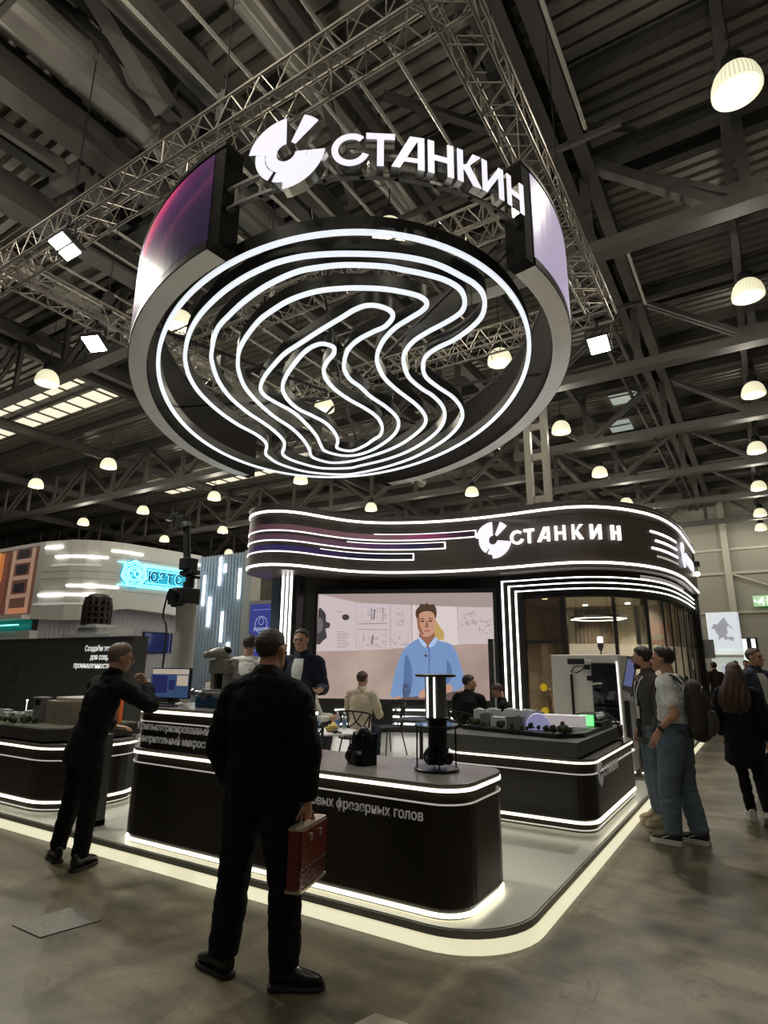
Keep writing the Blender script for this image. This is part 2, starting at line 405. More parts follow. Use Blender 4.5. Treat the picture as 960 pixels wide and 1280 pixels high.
# ================================================================ HIGH BAY LAMPS
bellm=bpy.data.materials.new('prismatic lamp glass');bellm.use_nodes=True
nt=bellm.node_tree;b=nt.nodes['Principled BSDF'];tc=nt.nodes.new('ShaderNodeTexCoord');gr=nt.nodes.new('ShaderNodeTexGradient');gr.gradient_type='RADIAL'
nt.links.new(tc.outputs['Object'],gr.inputs[0]);mt=nt.nodes.new('ShaderNodeMath');mt.operation='MULTIPLY';mt.inputs[1].default_value=36*6.283;nt.links.new(gr.outputs['Fac'],mt.inputs[0])
sn=nt.nodes.new('ShaderNodeMath');sn.operation='SINE';nt.links.new(mt.outputs[0],sn.inputs[0])
m2=nt.nodes.new('ShaderNodeMath');m2.operation='MULTIPLY_ADD';m2.inputs[1].default_value=.22;m2.inputs[2].default_value=.72;nt.links.new(sn.outputs[0],m2.inputs[0])
nt.links.new(m2.outputs[0],b.inputs['Emission Strength']);b.inputs['Emission Color'].default_value=(1,.93,.62,1);b.inputs['Base Color'].default_value=(.8,.8,.7,1)
bulbm=led('lamp burner',(1,.98,.8),9)
LZ=9.8
def lamp_proto():
    t=thing('high_bay_lamp','x','lamp')
    bm=NB();lathe(bm,[(.335,0),(.34,.04),(.33,.14),(.29,.27),(.22,.37),(.15,.42),(.145,.415),(.21,.36),(.28,.265),(.318,.14),(.325,.04),(.322,0)],n=28);obj('lamp_shade',bm,bellm,t,smooth=True)
    bm=NB();lathe(bm,[(.16,.40),(.17,.44),(.15,.62),(.11,.66),(.05,.7)],n=16);obj('lamp_cap',bm,black,t,smooth=True)
    bm=NB();ball(bm,(0,0,.2),(.07,.07,.11));obj('bulb',bm,bulbm,t,smooth=True)
    bm=NB();tube(bm,[(0,0,.7),(0,0,2.5)],.012,6);obj('suspension_cord',bm,black,t)
    return t
xs=[.66,-5.35,-11.55,-17.6,-23.4,-29.2,-35];ysl=[8.65,14.6,20.65,26.7,32.8,38.9,43.2]
ordn=['first','second','third','fourth','fifth','sixth','seventh']
lp=None
for j,x in enumerate(xs):
    for i,y in enumerate(ysl):
        if x<-18 and y>33: continue
        o=lp if lp is not None and False else (copy_tree(lp) if lp else lamp_proto())
        if lp is None: lp=o
        o.location=(x,y,LZ)
        o['label']='domed high bay lamp, %s away in the %s ceiling row from the right'%(ordn[i],ordn[j])
        o['group']='domed high bay lamps hanging from the hall roof'
        l=bpy.data.lights.new('bulb_light','POINT');l.energy=172;l.shadow_soft_size=.12;l.color=(1,.93,.76)
        lo=bpy.data.objects.new('bulb_light',l);COL.objects.link(lo);lo.location=(x,y,LZ-.15)
for x,y in ((.66,2.6),(-5.35,2.6),(-11.55,2.6),(.66,-3),(-5.35,-3)):   # the rows go on over the camera
    l=bpy.data.lights.new('bulb_light','POINT');l.energy=172;l.shadow_soft_size=.12;l.color=(1,.93,.76)
    lo=bpy.data.objects.new('bulb_light',l);COL.objects.link(lo);lo.location=(x,y,LZ-.15)
# ================================================================ EVENT TRUSS
rig=thing('truss_rig','aluminium lattice truss rig hanging under the roof, framing the oval ring sign','truss rig',(-1.9,4.15,8.0))
def box_truss(a,b,s=.4,seg=.5,cables=(),sk=0):
    o0=V((-1.9,4.15,8.0));a=V(a)-o0;b=V(b)-o0;d=(b-a).normalized();L=(b-a).length;side=V((d.y,-d.x,0))
    def P(q,i,j): return a+d*q+side*(i*s/2)+V((0,0,(j+1)*s/2))
    C=[(-1,-1),(1,-1),(1,1),(-1,1)]
    bm=NB()
    for i,j in C: tube(bm,[P(0,i,j),P(L,i,j)],.024,8)
    t=obj('truss_section',bm,alu,rig,smooth=False)
    bm=NB();n=int(L/seg)
    for k in range(n):
        q=k*seg;h=seg/2
        for c in range(4):
            A=C[c];B=C[(c+1)%4]
            tube(bm,[P(q,*A),P(q+h,*B)],.010,5);tube(bm,[P(q+h,*B),P(q+seg,*A)],.010,5)
        if k%5==0:
            for c in range(4): tube(bm,[P(q,*C[c]),P(q,*C[(c+1)%4])],.013,6)
    obj('lattice',bm,alu,t)
    for q in cables:
        bm=NB();tube(bm,[P(q,0,1),P(q,0,1)+V((0,0,3.9))],.010,6);bar(bm,P(q,0,1)-V((0,0,.05)),P(q,0,1)+V((0,0,.4)),.14,.14);obj('chain_hoist',bm,black,t)
box_truss((-13.5,4.15,8.0),(-1.7,4.15,8.0),cables=(1.5,5.0,8.4))
box_truss((-1.9,3.0,8.0),(-1.9,10.9,8.0),cables=(2.4,5.2))
box_truss((-13.5,10.7,8.0),(-1.7,10.7,8.0),cables=(4,9))
box_truss((-10.35,4.0,8.0),(-10.35,10.6,8.0),cables=(2,5))
box_truss((-10.3,7.4,8.0),(-2.1,7.4,8.0),cables=(3,))
# square led floodlights
fl_e=led('flood lens',(1,1,.9),25)
def flood(label,loc,rz,tilt,power,tgt,size=.3):
    t=thing('floodlight',label,'floodlight',loc,rz)
    M=Matrix.Rotation(R(tilt),4,'X')
    bm=NB();cbox(bm,(0,0,.05),(size*1.25,size*1.1,.09),M);obj('housing',bm,black,t,bev=.01)
    for k in (-1,1):
        bm=NB();cbox(bm,(0,k*size*.27,0),(size,size*.45,.012),M);obj('led_panel',bm,fl_e,t)
    bm=NB();
    for k in (-1,1): bar(bm,(k*size*.66,0,.05),(k*size*.66,0,.34),.03)
    bar(bm,(-size*.66,0,.34),(size*.66,0,.34),.03);bar(bm,(0,0,.34),(0,0,.5),.05);obj('bracket',bm,black,t)
    l=bpy.data.lights.new('flood_light','SPOT');l.energy=power;l.spot_size=R(100);l.spot_blend=.7;l.shadow_soft_size=.15;l.color=(1,.98,.9)
    lo=bpy.data.objects.new('flood_light',l);COL.objects.link(lo);lo.location=V(loc)+V((0,0,-.06))
    lo.rotation_euler=(V(tgt)-V(loc)).to_track_quat('-Z','Y').to_euler()
flood('bright square floodlight under the front truss at the upper left',(-7.92,3.84,7.45),0,-25,1300,(-3.0,9.6,.9),.34)
flood('bright square floodlight on the left truss, lower of the two at left',(-10.1,5.7,7.45),R(20),-25,800,(-6.2,6.5,0),.34)
flood('glaring square floodlight at the far right corner of the truss',(-1.96,10.7,7.45),0,-30,900,(-2.6,7.5,0),.34)
# ================================================================ STAGE
stagem=mat('white glossy stage',(.62,.61,.54),.22,0,vs=2,var=.04)
edgem=mat('stage edge metal',(.34,.33,.30),.35,.5)
glow=led('lit stage skirt',(1,.94,.62),.68)
S_OUT=[(-1.42,19.0),(-14.5,19.0),(-14.5,3.56)]+[(-1.92+.5*math.cos(a),4.06+.5*math.sin(a)) for a in [R(-90+90*i/10) for i in range(11)]]
bm=NB();prism(bm,S_OUT,.0,.12);st=tag(obj('stage',bm,stagem),'low white glossy platform with lit edge carrying the whole stand','platform')
bm=NB();prism(bm,S_OUT,0,.11);o=bm; bm.free()
front=S_OUT[2:]+[S_OUT[0]]
bm=NB();ribbon(bm,front,.072,.114,.02,.015);obj('edge_profile',bm,edgem,st)
bm=NB();rs=[]
n=len(front)
for i in range(n):
    a=front[max(i-1,0)];b=front[min(i+1,n-1)];dx,dy=b[0]-a[0],b[1]-a[1];L=math.hypot(dx,dy);nx,ny=dy/L,-dx/L;x,y=front[i]
    rs.append([V((x+nx*.012,y+ny*.012,.07)),V((x+nx*.05,y+ny*.05,.004)),V((x,y,.004)),V((x,y,.07))])
rings(bm,rs);obj('lit_skirt',bm,glow,st)
bm=NB()
for x in (-3.2,-5.6,-8): box(bm,x,x+.004,3.58,19,.115,.1203)
for y in (6,9,12): box(bm,-14,-1.45,y,y+.004,.115,.1203)
obj('panel_joint',bm,mat('joint grey',(.3,.3,.27),.5),st)
# ================================================================ COUNTERS
topm=mat('grey counter top',(.17,.155,.145),.26,0,vs=3,var=.1)
bodym=mat('dark brown lacquer',(.022,.018,.015),.3,0,vs=1.5,var=.3,spec=.45)
def ins(x0,x1,y0,y1,r,d): return rr(x0+d,x1-d,y0+d,y1-d,max(r-d,.02))
def counter(name,label,x0,x1,y0,y1,z0,z1,r,zl,zt,zb,top=topm,cat='counter',zbt=None,t=None,upper=False):
    """top led at zl, thin line at zt, bottom led at zb, plinth thin line zbt"""
    t=t or thing(name,label,cat,(0,0,0))
    bm=NB();prism(bm,ins(x0,x1,y0,y1,r,0),z1-.03,z1);obj('counter_top',bm,top,t,bev=.004)
    bm=NB();prism(bm,ins(x0,x1,y0,y1,r,.012),zt+.004,zl+.02)
    prism(bm,ins(x0,x1,y0,y1,r,.004),zl+.02,z1-.031)
    prism(bm,ins(x0,x1,y0,y1,r,.004),zb+.03 if zb else z0,zt-.004)
    prism(bm,ins(x0,x1,y0,y1,r,.03),z0,(zb or z0)+.03);obj('counter_body',bm,bodym,t)
    bm=NB();prism(bm,ins(x0,x1,y0,y1,r,-.004),zl-.009,zl+.009);obj('led_strip',bm,LEDn,t)
    bm=NB();prism(bm,ins(x0,x1,y0,y1,r,-.001),zt-.005,zt+.005);obj('trim_line',bm,LEDs,t)
    if zb: bm=NB();prism(bm,ins(x0,x1,y0,y1,r,.0),zb-.010,zb+.010);obj('led_strip',bm,LEDn,t)
    if zbt: bm=NB();prism(bm,ins(x0,x1,y0,y1,r,.02),zbt-.005,zbt+.005);obj('trim_line',bm,LEDs,t)
    return t
# front counter: long low box with a raised section on the left
fc=thing('display_counter','long dark front counter with lit edges, raised at its left end and carrying grey lettering','counter')
X0,X1,XS,Y0,Y1=-5.02,-1.7,-3.38,3.62,4.45
bm=NB();prism(bm,ins(X0,X1,Y0,Y1,.22,0),.852,.88);obj('counter_top',bm,topm,fc,bev=.004)
bm=NB();prism(bm,ins(X0,X1,Y0,Y1,.22,.03),.765,.852);prism(bm,ins(X0,X1,Y0,Y1,.22,.004),.185,.765);prism(bm,ins(X0,X1,Y0,Y1,.22,.025),.12,.185);obj('counter_body',bm,bodym,fc)
bm=NB();prism(bm,ins(X0,X1,Y0,Y1,.22,-.006),.832,.852);obj('led_strip',bm,LEDn,fc)
bm=NB();prism(bm,ins(X0,X1,Y0,Y1,.22,0),.755,.764);obj('trim_line',bm,LEDs,fc)
bm=NB();prism(bm,ins(X0,X1,Y0,Y1,.22,-.003),.137,.155);obj('led_strip',bm,LEDn,fc)
xa,xb=-4.9,XS
bm=NB();prism(bm,rr(xa,xb,Y0,Y1-.05,.12),1.2,1.225);obj('raised_top',bm,topm,fc,bev=.004)
bm=NB();prism(bm,rr(xa+.01,xb-.01,Y0+.01,Y1-.06,.11),.88,1.2);obj('raised_body',bm,bodym,fc)
bm=NB();prism(bm,rr(xa-.004,xb+.004,Y0-.006,Y1-.046,.12),1.178,1.2);obj('led_strip',bm,LEDn,fc)
bm=NB();prism(bm,rr(xa,xb,Y0,Y1-.05,.12),1.1,1.108);obj('trim_line',bm,LEDs,fc)
txtm=mat('grey lettering',(.42,.4,.37),.5,emit=(.8,.78,.72),es=.12)
fx=Y0-.002
text('lettering','Компьютеризированный',.088,face_M((-4.86,fx,1.035),(1,0,0)),txtm,fc,.002,.0008,sx=.86)
text('lettering','измерительный микроскоп',.088,face_M((-4.86,fx,.935),(1,0,0)),txtm,fc,.002,.0008,sx=.86)
text('lettering','Линейка угловых фрезерных голов',.088,face_M((-1.96,fx,.655),(1,0,0)),txtm,fc,.002,.0008,align='RIGHT',sx=.92)
# ---- logo: rings sectors and letters
def sector(bm,r0,r1,a0,a1,z0,z1,M,n=10):
    A=[R(a0+(a1-a0)*i/n) for i in range(n+1)]
    pts=[(r1*math.cos(a),r1*math.sin(a)) for a in A]+[(r0*math.cos(a),r0*math.sin(a)) for a in reversed(A)]
    return prism(bm,pts,z0,z1,M)
SECT=[(.26,1.0,92,169),(.3,1.06,42,66),(.56,1.0,-93,-9),(.25,.54,170,352),(.56,.8,171,236),(.56,.8,246,266)]
def logo(parent,M,rad,depth,m,mside=None):
    for (a,b,c,d) in SECT:
        bm=NB();sector(bm,a*rad,b*rad,c,d,0,depth,M);o=obj('logo_segment',bm,[m],parent)
def stroke(bm,pts,w,z0,z1,M):
    for a,b in zip(pts,pts[1:]):
        a=V((*a,0));b=V((*b,0));d=(b-a).normalized();n=V((-d.y,d.x,0))*w/2
        prism(bm,[tuple((a-n)[:2]),tuple((b-n)[:2]),tuple((b+n)[:2]),tuple((a+n)[:2])],z0,z1,M)
def letter_bm(ch,h,z0,z1,M):
    """own sans capitals, unit height h, origin at lower left; returns bmesh,width"""
    bm=NB();w=.175*h;W={'С':.80,'Т':.74,'А':.86,'Н':.72,'К':.74,'И':.76}[ch]*h
    if ch=='С': 
        M2=M@Matrix.Translation((W*.55,h/2,0));sector(bm,.33*h,.5*h,48,338,z0,z1,M2,20)
    elif ch=='Т': stroke(bm,[(0,h-w/2),(W,h-w/2)],w,z0,z1,M);stroke(bm,[(W/2,h-w),(W/2,0)],w,z0,z1,M)
    elif ch=='А':
        prism(bm,[(0,0),(.22*h,0),(W-w*.9,h*.93),(W-w,h),(W-.38*h,h)],z0,z1,M)
        stroke(bm,[(W-w/2,h),(W-w/2,0)],w,z0,z1,M);stroke(bm,[(.25*h,.27*h),(W-w,.27*h)],w*.7,z0,z1,M)
    elif ch=='Н': stroke(bm,[(w/2,0),(w/2,h)],w,z0,z1,M);stroke(bm,[(W-w/2,0),(W-w/2,h)],w,z0,z1,M);stroke(bm,[(w,h/2),(W-w,h/2)],w*.9,z0,z1,M)
    elif ch=='К': 
        stroke(bm,[(w/2,0),(w/2,h)],w,z0,z1,M)
        prism(bm,[(w,.4*h),(W-.26*h,h),(W,h),(w*1.25,.42*h)],z0,z1,M);prism(bm,[(w*1.1,.56*h),(w*1.1+.17*h,.62*h),(W,0),(W-.26*h,0),(w*1.1,.45*h)],z0,z1,M)
    elif ch=='И':
        stroke(bm,[(w/2,0),(w/2,h)],w,z0,z1,M);stroke(bm,[(W-w/2,0),(W-w/2,h)],w,z0,z1,M)
        prism(bm,[(w*.9,0),(w*.9,.3*h),(W-w*.9,h),(W-w*.9,.7*h)],z0,z1,M)
    return bm,W
# ================================================================ second counter with the city model
c2=counter('display_counter','dark square display counter with two lit bands, under the white city model',-3.02,-1.5,6.03,8.2,.12,.755,.2,.72,.62,.205,zbt=.14)
Mx=face_M((-1.499,6.33,.60),(0,1,0));logo(c2,Mx,.11,.004,txtm)
x=.14
for ch in 'СТАНКИН':
    bm,W=letter_bm(ch,.095,0,.004,Mx@Matrix.Translation((x,-.045,0)));obj('logo_letter',bm,txtm,c2);x+=W+.025
# left counter
counter('display_counter','dark rounded display counter with two lit bands at the left edge, carrying the building model',-9.6,-6.22,3.72,4.9,.12,.77,.45,.725,.61,.21,zbt=.14)
# narrow information panel between
kp=thing('information_kiosk','narrow upright dark panel with a small lit tablet on top, beside the left counter','sign')
bm=NB();box(bm,-6.02,-5.5,3.74,3.84,.12,.93);obj('panel',bm,dkgrey,kp)
M=Matrix.Translation((-5.78,3.72,.99))@Matrix.Rotation(R(55),4,'X')
bm=NB();cbox(bm,(0,0,0),(.24,.17,.02),M);obj('tablet',bm,black,kp)
bm=NB();cbox(bm,(0,0,.0115),(.19,.13,.003),M);obj('tablet_screen',bm,led('tablet screen',(.75,.82,1),.8),kp)
bm=NB();cbox(bm,(-5.78,3.77,.95),(.06,.04,.08));obj('tablet_stem',bm,black,kp)
text('lettering','30',.1,face_M((-5.94,3.737,.66),(1,0,0)),txtm,kp,.002);text('lettering','А',.1,face_M((-5.94,3.737,.54),(1,0,0)),txtm,kp,.002)
bm=NB();box(bm,-6.02,-5.5,3.73,3.85,.12,.17);obj('foot_plate',bm,white,kp)
# dark counter beyond, behind the two visitors on the right
dc=thing('reception_counter','plain dark counter behind the two visitors on the right','counter')
bm=NB();prism(bm,rr(-1.86,-1.5,9.6,12.1,.03),.12,1.08);obj('counter_body',bm,bodym,dc)
bm=NB();prism(bm,rr(-1.88,-1.48,9.58,12.12,.03),1.08,1.11);obj('counter_top',bm,dkgrey,dc)
bm=NB();box(bm,-1.88,-1.48,9.56,9.6,.12,.15);obj('led_strip',bm,LEDn,dc)
bm=NB();box(bm,-1.8,-1.58,9.59,9.6,.95,.965);box(bm,-1.86,-1.5,9.595,9.6,.8,.805);obj('drawer_gap',bm,black,dc)
# ================================================================ HANGING RING
EC=V((-5.56,7.52));EA,EB=4.71,3.28
e1=V((math.cos(R(135)),math.sin(R(135))));e2=V((-e1.y,e1.x))
def E_(deg,d=0):
    a=R(deg);p=EC+e1*(EA*math.cos(a))+e2*(EB*math.sin(a));nrm=(e1*(math.cos(a)/EA)+e2*(math.sin(a)/EB)).normalized();return p+nrm*d,nrm
ring=thing('hanging_ring_sign','huge dark oval ring hanging over the stand with curved display panels and glowing contour lines','sign',(EC.x,EC.y,5.7))
RO=V((EC.x,EC.y,5.7))
def rel(bm):
    bmesh.ops.translate(bm,verts=bm.verts[:],vec=-RO);return bm
underm=mat('pale grey soffit strip',(.9,.89,.88),.28,.3,vs=3,var=.08)
inner=mat('ring inner cladding',(.012,.010,.009),.7,vs=2,spec=.15)
def display_mat():
    m=bpy.data.materials.new('display gradient');m.use_nodes=True;nt=m.node_tree;b=nt.nodes['Principled BSDF'];L=nt.links.new;N=nt.nodes.new
    tc=N('ShaderNodeTexCoord');sp=N('ShaderNodeSeparateXYZ');L(tc.outputs['Object'],sp.inputs[0])
    wv=N('ShaderNodeTexNoise');wv.inputs['Scale'].default_value=.55;wv.inputs['Detail'].default_value=1;wv.inputs['Distortion'].default_value=1.2
    mp=N('ShaderNodeMapping');mp.inputs['Scale'].default_value=(1,1,2.2);mp.inputs['Rotation'].default_value=(0,0,.5);L(tc.outputs['Object'],mp.inputs[0]);L(mp.outputs[0],wv.inputs['Vector'])
    # position along the arc drives the bands
    a1=N('ShaderNodeMath');a1.operation='MULTIPLY_ADD';a1.inputs[1].default_value=.55;a1.inputs[2].default_value=0;L(sp.outputs['Z'],a1.inputs[0])
    a2=N('ShaderNodeMath');a2.operation='MULTIPLY_ADD';a2.inputs[1].default_value=.22;a2.inputs[2].default_value=.0;L(sp.outputs['X'],a2.inputs[0])
    a3=N('ShaderNodeMath');a3.operation='SUBTRACT';L(a1.outputs[0],a3.inputs[0]);L(a2.outputs[0],a3.inputs[1])
    a4=N('ShaderNodeMath');a4.operation='MULTIPLY_ADD';a4.inputs[1].default_value=.25;L(wv.outputs['Fac'],a4.inputs[0]);L(a3.outputs[0],a4.inputs[2])
    cr=N('ShaderNodeValToRGB');e=cr.color_ramp.elements
    e[0].position=0;e[0].color=(.012,.008,.022,1);e[1].position=1;e[1].color=(.32,.16,.3,1)
    for p,c in ((.18,(.016,.009,.028,1)),(.3,(.03,.011,.035,1)),(.36,(.07,.016,.05,1)),(.41,(.03,.012,.04,1)),(.5,(.045,.013,.05,1)),(.60,(.09,.015,.07,1)),(.68,(.38,.03,.11,1)),(.77,(.5,.12,.15,1)),(.85,(.3,.06,.2,1))):
        q=e.new(p);q.color=c
    L(a4.outputs[0],cr.inputs[0]);L(cr.outputs[0],b.inputs['Emission Color']);b.inputs['Emission Strength'].default_value=1.35
    b.inputs['Base Color'].default_value=(.03,.02,.03,1);b.inputs['Roughness'].default_value=.3
    return m
dispm=display_mat()
def lilac_mat():
    m=mat('pale lilac display',(.2,.18,.22),.3,0,(.5,.42,.6),.75,vs=2);return m
def arc(a0,a1,n): return [tuple(E_(a0+(a1-a0)*i/n)[0]) for i in range(n+1)]
def arc_panel(a0,a1,dm,n=48,edge=1):
    P=arc(a0,a1,n)   # travel so that outward is to the right
    bm=rel(ribbon(NB(),P,5.7,6.93,.24,0));s=obj('ring_section',bm,inner,ring)
    bm=rel(ribbon(NB(),P[1:-1],5.694,5.7,.235,.0));obj('soffit_strip',bm,underm,s)
    bm=rel(ribbon(NB(),P[1:-1],5.80,6.86,.01,.012));obj('display',bm,dm,s)
    bm=rel(ribbon(NB(),P[1:-1],5.70,5.79,.012,.013));obj('lower_trim',bm,black,s)
    bm=rel(ribbon(NB(),P[:1]+P[1:],6.9,6.95,.26,.01));obj('upper_trim',bm,black,s)
arc_panel(27.6,145,dispm)
arc_panel(-158,-31.4,lilac_mat())
# --- glowing contour loops below the ring opening: plan points on one level
LOOPS=[None,
 [(-6.23,4.79),(-5.82,4.51),(-5.37,4.29),(-4.87,4.13),(-4.45,4.05),(-4.08,4.03),(-3.83,4.05),(-3.54,4.13),(-3.22,4.29),(-2.86,4.53),(-2.61,4.76),(-2.44,5.00),(-2.31,5.32),(-2.26,5.48),(-2.25,5.68),(-2.32,5.91),(-2.46,6.13),(-2.69,6.30),(-2.98,6.44),(-3.26,6.51),(-3.49,6.63),(-3.67,6.87),(-3.78,7.18),(-3.78,7.54),(-3.74,8.02),(-3.81,8.48),(-3.99,8.89),(-4.39,9.37),(-4.93,9.79),(-5.69,10.20),(-6.48,10.42),(-7.21,10.47),(-7.65,10.37),(-8.18,9.84),(-8.35,9.14),(-8.24,8.61),(-8.09,8.37),(-7.84,8.14),(-7.67,7.88),(-7.57,7.52),(-7.52,7.04),(-7.37,6.45),(-7.10,5.81),(-6.80,5.35),(-6.50,5.02)],
 [(-5.86,4.93),(-5.44,4.63),(-5.06,4.48),(-4.67,4.36),(-4.25,4.28),(-3.83,4.27),(-3.53,4.35),(-3.27,4.47),(-2.96,4.69),(-2.81,4.85),(-2.66,5.02),(-2.51,5.24),(-2.44,5.48),(-2.49,5.72),(-2.62,5.90),(-2.85,6.00),(-3.15,6.08),(-3.44,6.19),(-3.68,6.38),(-3.85,6.63),(-4.00,7.05),(-4.02,7.48),(-3.99,7.78),(-4.03,8.20),(-4.19,8.63),(-4.51,9.07),(-5.00,9.48),(-5.65,9.84),(-6.29,10.02),(-6.93,10.07),(-7.25,10.07),(-7.75,9.77),(-7.94,9.22),(-7.95,8.85),(-7.84,8.60),(-7.58,8.36),(-7.35,8.07),(-7.17,7.62),(-7.06,7.16),(-6.99,6.76),(-6.80,6.17),(-6.51,5.64),(-6.14,5.18)],
 [(-5.54,5.13),(-5.24,4.95),(-4.86,4.77),(-4.58,4.69),(-4.22,4.63),(-3.86,4.66),(-3.57,4.77),(-3.36,4.89),(-3.17,5.03),(-2.99,5.22),(-2.89,5.38),(-2.89,5.53),(-3.01,5.63),(-3.23,5.70),(-3.49,5.79),(-3.76,5.96),(-4.00,6.19),(-4.17,6.44),(-4.32,6.86),(-4.37,7.33),(-4.38,7.95),(-4.46,8.40),(-4.62,8.72),(-4.96,9.04),(-5.54,9.41),(-6.14,9.62),(-6.85,9.73),(-7.30,9.63),(-7.45,9.37),(-7.46,9.07),(-7.24,8.72),(-7.01,8.27),(-6.81,7.69),(-6.72,7.12),(-6.56,6.56),(-6.34,6.04),(-6.03,5.59),(-5.76,5.31)],
 [(-6.12,6.14),(-6.27,6.38),(-6.30,6.66),(-6.31,7.11),(-6.44,7.62),(-6.65,8.19),(-6.90,8.66),(-7.02,8.96),(-6.89,9.33),(-6.59,9.47),(-6.10,9.35),(-5.46,8.97),(-5.08,8.57),(-4.91,8.20),(-4.85,7.76),(-4.85,7.30),(-4.80,6.94),(-4.79,6.66),(-4.68,6.35),(-4.49,6.10),(-4.28,5.90),(-4.04,5.78),(-3.77,5.72),(-3.57,5.69),(-3.38,5.56),(-3.34,5.42),(-3.41,5.27),(-3.53,5.19),(-3.70,5.19),(-3.91,5.24),(-4.34,5.34),(-4.79,5.46),(-5.11,5.55),(-5.45,5.71),(-5.80,5.90)],
 [(-4.55,5.60),(-4.74,5.62),(-5.01,5.74),(-5.50,6.04),(-5.83,6.32),(-6.04,6.66),(-6.15,7.05),(-6.13,7.41),(-6.13,7.80),(-6.26,8.24),(-6.46,8.62),(-6.69,8.89),(-6.67,9.11),(-6.51,9.21),(-6.16,9.10),(-5.84,8.92),(-5.61,8.79),(-5.37,8.48),(-5.21,8.07),(-5.18,7.65),(-5.21,7.20),(-5.18,6.77),(-5.08,6.43),(-4.93,6.19),(-4.74,6.03),(-4.53,5.90),(-4.44,5.77),(-4.47,5.66)],
]
ZL=5.72
for L_ in LOOPS:
    if L_ is None:
        t_=R(135.5);C=[[-5.458+4.073*math.cos(a)*math.cos(t_)-2.739*math.sin(a)*math.sin(t_),7.242+4.073*math.cos(a)*math.sin(t_)+2.739*math.sin(a)*math.cos(t_)] for a in [2*PI*i/180 for i in range(180)]]
    else: C=cr([[x,y] for x,y in L_],7,True)
    # even spacing keeps the tube section regular
    bm=rel(ribbon(NB(),C,ZL+.035,ZL+.19,.05,.025,closed=True));h=obj('contour_profile',bm,mat('contour profile',(.015,.014,.013),.4),ring)
    bm=rel(ribbon(NB(),C,ZL,ZL+.034,.052,.026,closed=True));obj('contour_light',bm,LEDc,h)
# flat joining bars and hanging cables
bm=NB()
for a in (20,75,110,160,200,250,290,335):
    p,_=E_(a,-.24);q=EC+(p-EC)*.1
    bar(bm,(p.x,p.y,5.98),(q.x,q.y,5.98),.03,.04)
obj('spoke',rel(bm),black,ring)
bm=NB()
for a in (140,100,60,30,-35,-80,-120,-155):
    p,_=E_(a,-.12);tube(bm,[(p.x,p.y,6.9),(p.x,p.y,8.0)],.006,5)
obj('hanging_wire',rel(bm),alu,ring)
# rails and letters across the near gap
bm=NB();ribbon(bm,arc(145,202,40),6.13,6.165,.05,-.06);ribbon(bm,arc(145,202,40),6.36,6.395,.05,-.06)
for a in (147,152,163.5,170,176,183,190,196,200):
    p,_=E_(a,-.085);bar(bm,(p.x,p.y,6.13),(p.x,p.y,6.39),.04)
obj('letter_rail',rel(bm),mat('letter rail',(.3,.29,.27),.4,.5),ring)
chrome=mat('mirror return',(.55,.53,.5),.18,.9)
def on_ring(a,z,d=0):
    p,n=E_(a,d);return face_M((p.x-RO.x,p.y-RO.y,z-RO.z),(-n.y,n.x,0))
sg=logo
def two(nm,mk):
    o=obj(nm,mk(-.12,-.004),chrome,ring);obj('lit_face',mk(-.004,.004),SIGN,o)
Ml=on_ring(158.4,6.31,.14)
for (a,b,c,d) in SECT: two('logo_segment',lambda z0,z1:sector(NB(),a*.405,b*.405,c,d,z0,z1,Ml))
for ch,a in zip('СТАНКИН',(168,173,177.5,183.1,188.4,193.3,198.7)):
    h=.37
    def mk(z0,z1):
        M=on_ring(a,6.145,.05);_,W=letter_bm(ch,h,0,.01,M);_.free();bm,_=letter_bm(ch,h,z0,z1,M@Matrix.Translation((-W/2,0,0)));return bm
    two('sign_letter',mk)
# ================================================================ PAVILION
pav=thing('exhibition_pavilion','large dark curved pavilion with lit header band, white lettering, corner pillar and glazed meeting room','pavilion')
BF=[(-9.72,10.9),(-9.75,10.2),(-9.62,9.65),(-9.38,9.36),(-9.05,9.2),(-8.70,9.18),(-8.38,9.36),(-8.15,9.7),(-7.95,10.25),(-7.65,10.85),(-7.2,11.3),(-6.55,11.66),(-5.9,11.88),(-5.2,12.0),(-4.35,12.04),(-3.55,12.02),(-2.95,12.12),(-2.4,12.5),(-1.93,13.2),(-1.62,14.1),(-1.45,15.4),(-1.42,17.0),(-1.42,19.0)]
BFs=[tuple(p) for p in cr([list(p) for p in BF],5)]
def area_out(front): return front+[(-2.6,19.0),(-4,15.2),(-7,15.0),(-9.5,12.8)]
bandm=mat('dark lacquered header',(.095,.074,.065),.36,0,vs=1.2,var=.25,spec=.5)
ZB0,ZB1=3.5,4.86
bm=NB();prism(bm,area_out(BFs),ZB0,ZB1);hd=obj('header_band',bm,bandm,pav)
for z in (3.6,4.75):
    bm=NB();ribbon(bm,BFs,z-.022,z+.022,.03,.02);obj('led_strip',bm,LEDw,hd)
bm=NB();ribbon(bm,BFs,4.845,4.9,.04,.03);obj('top_trim',bm,bandm,hd)
bm=NB();ribbon(bm,BFs,4.60,4.612,.01,.006);obj('groove_line',bm,mat('groove bronze',(.09,.07,.06),.35),hd)
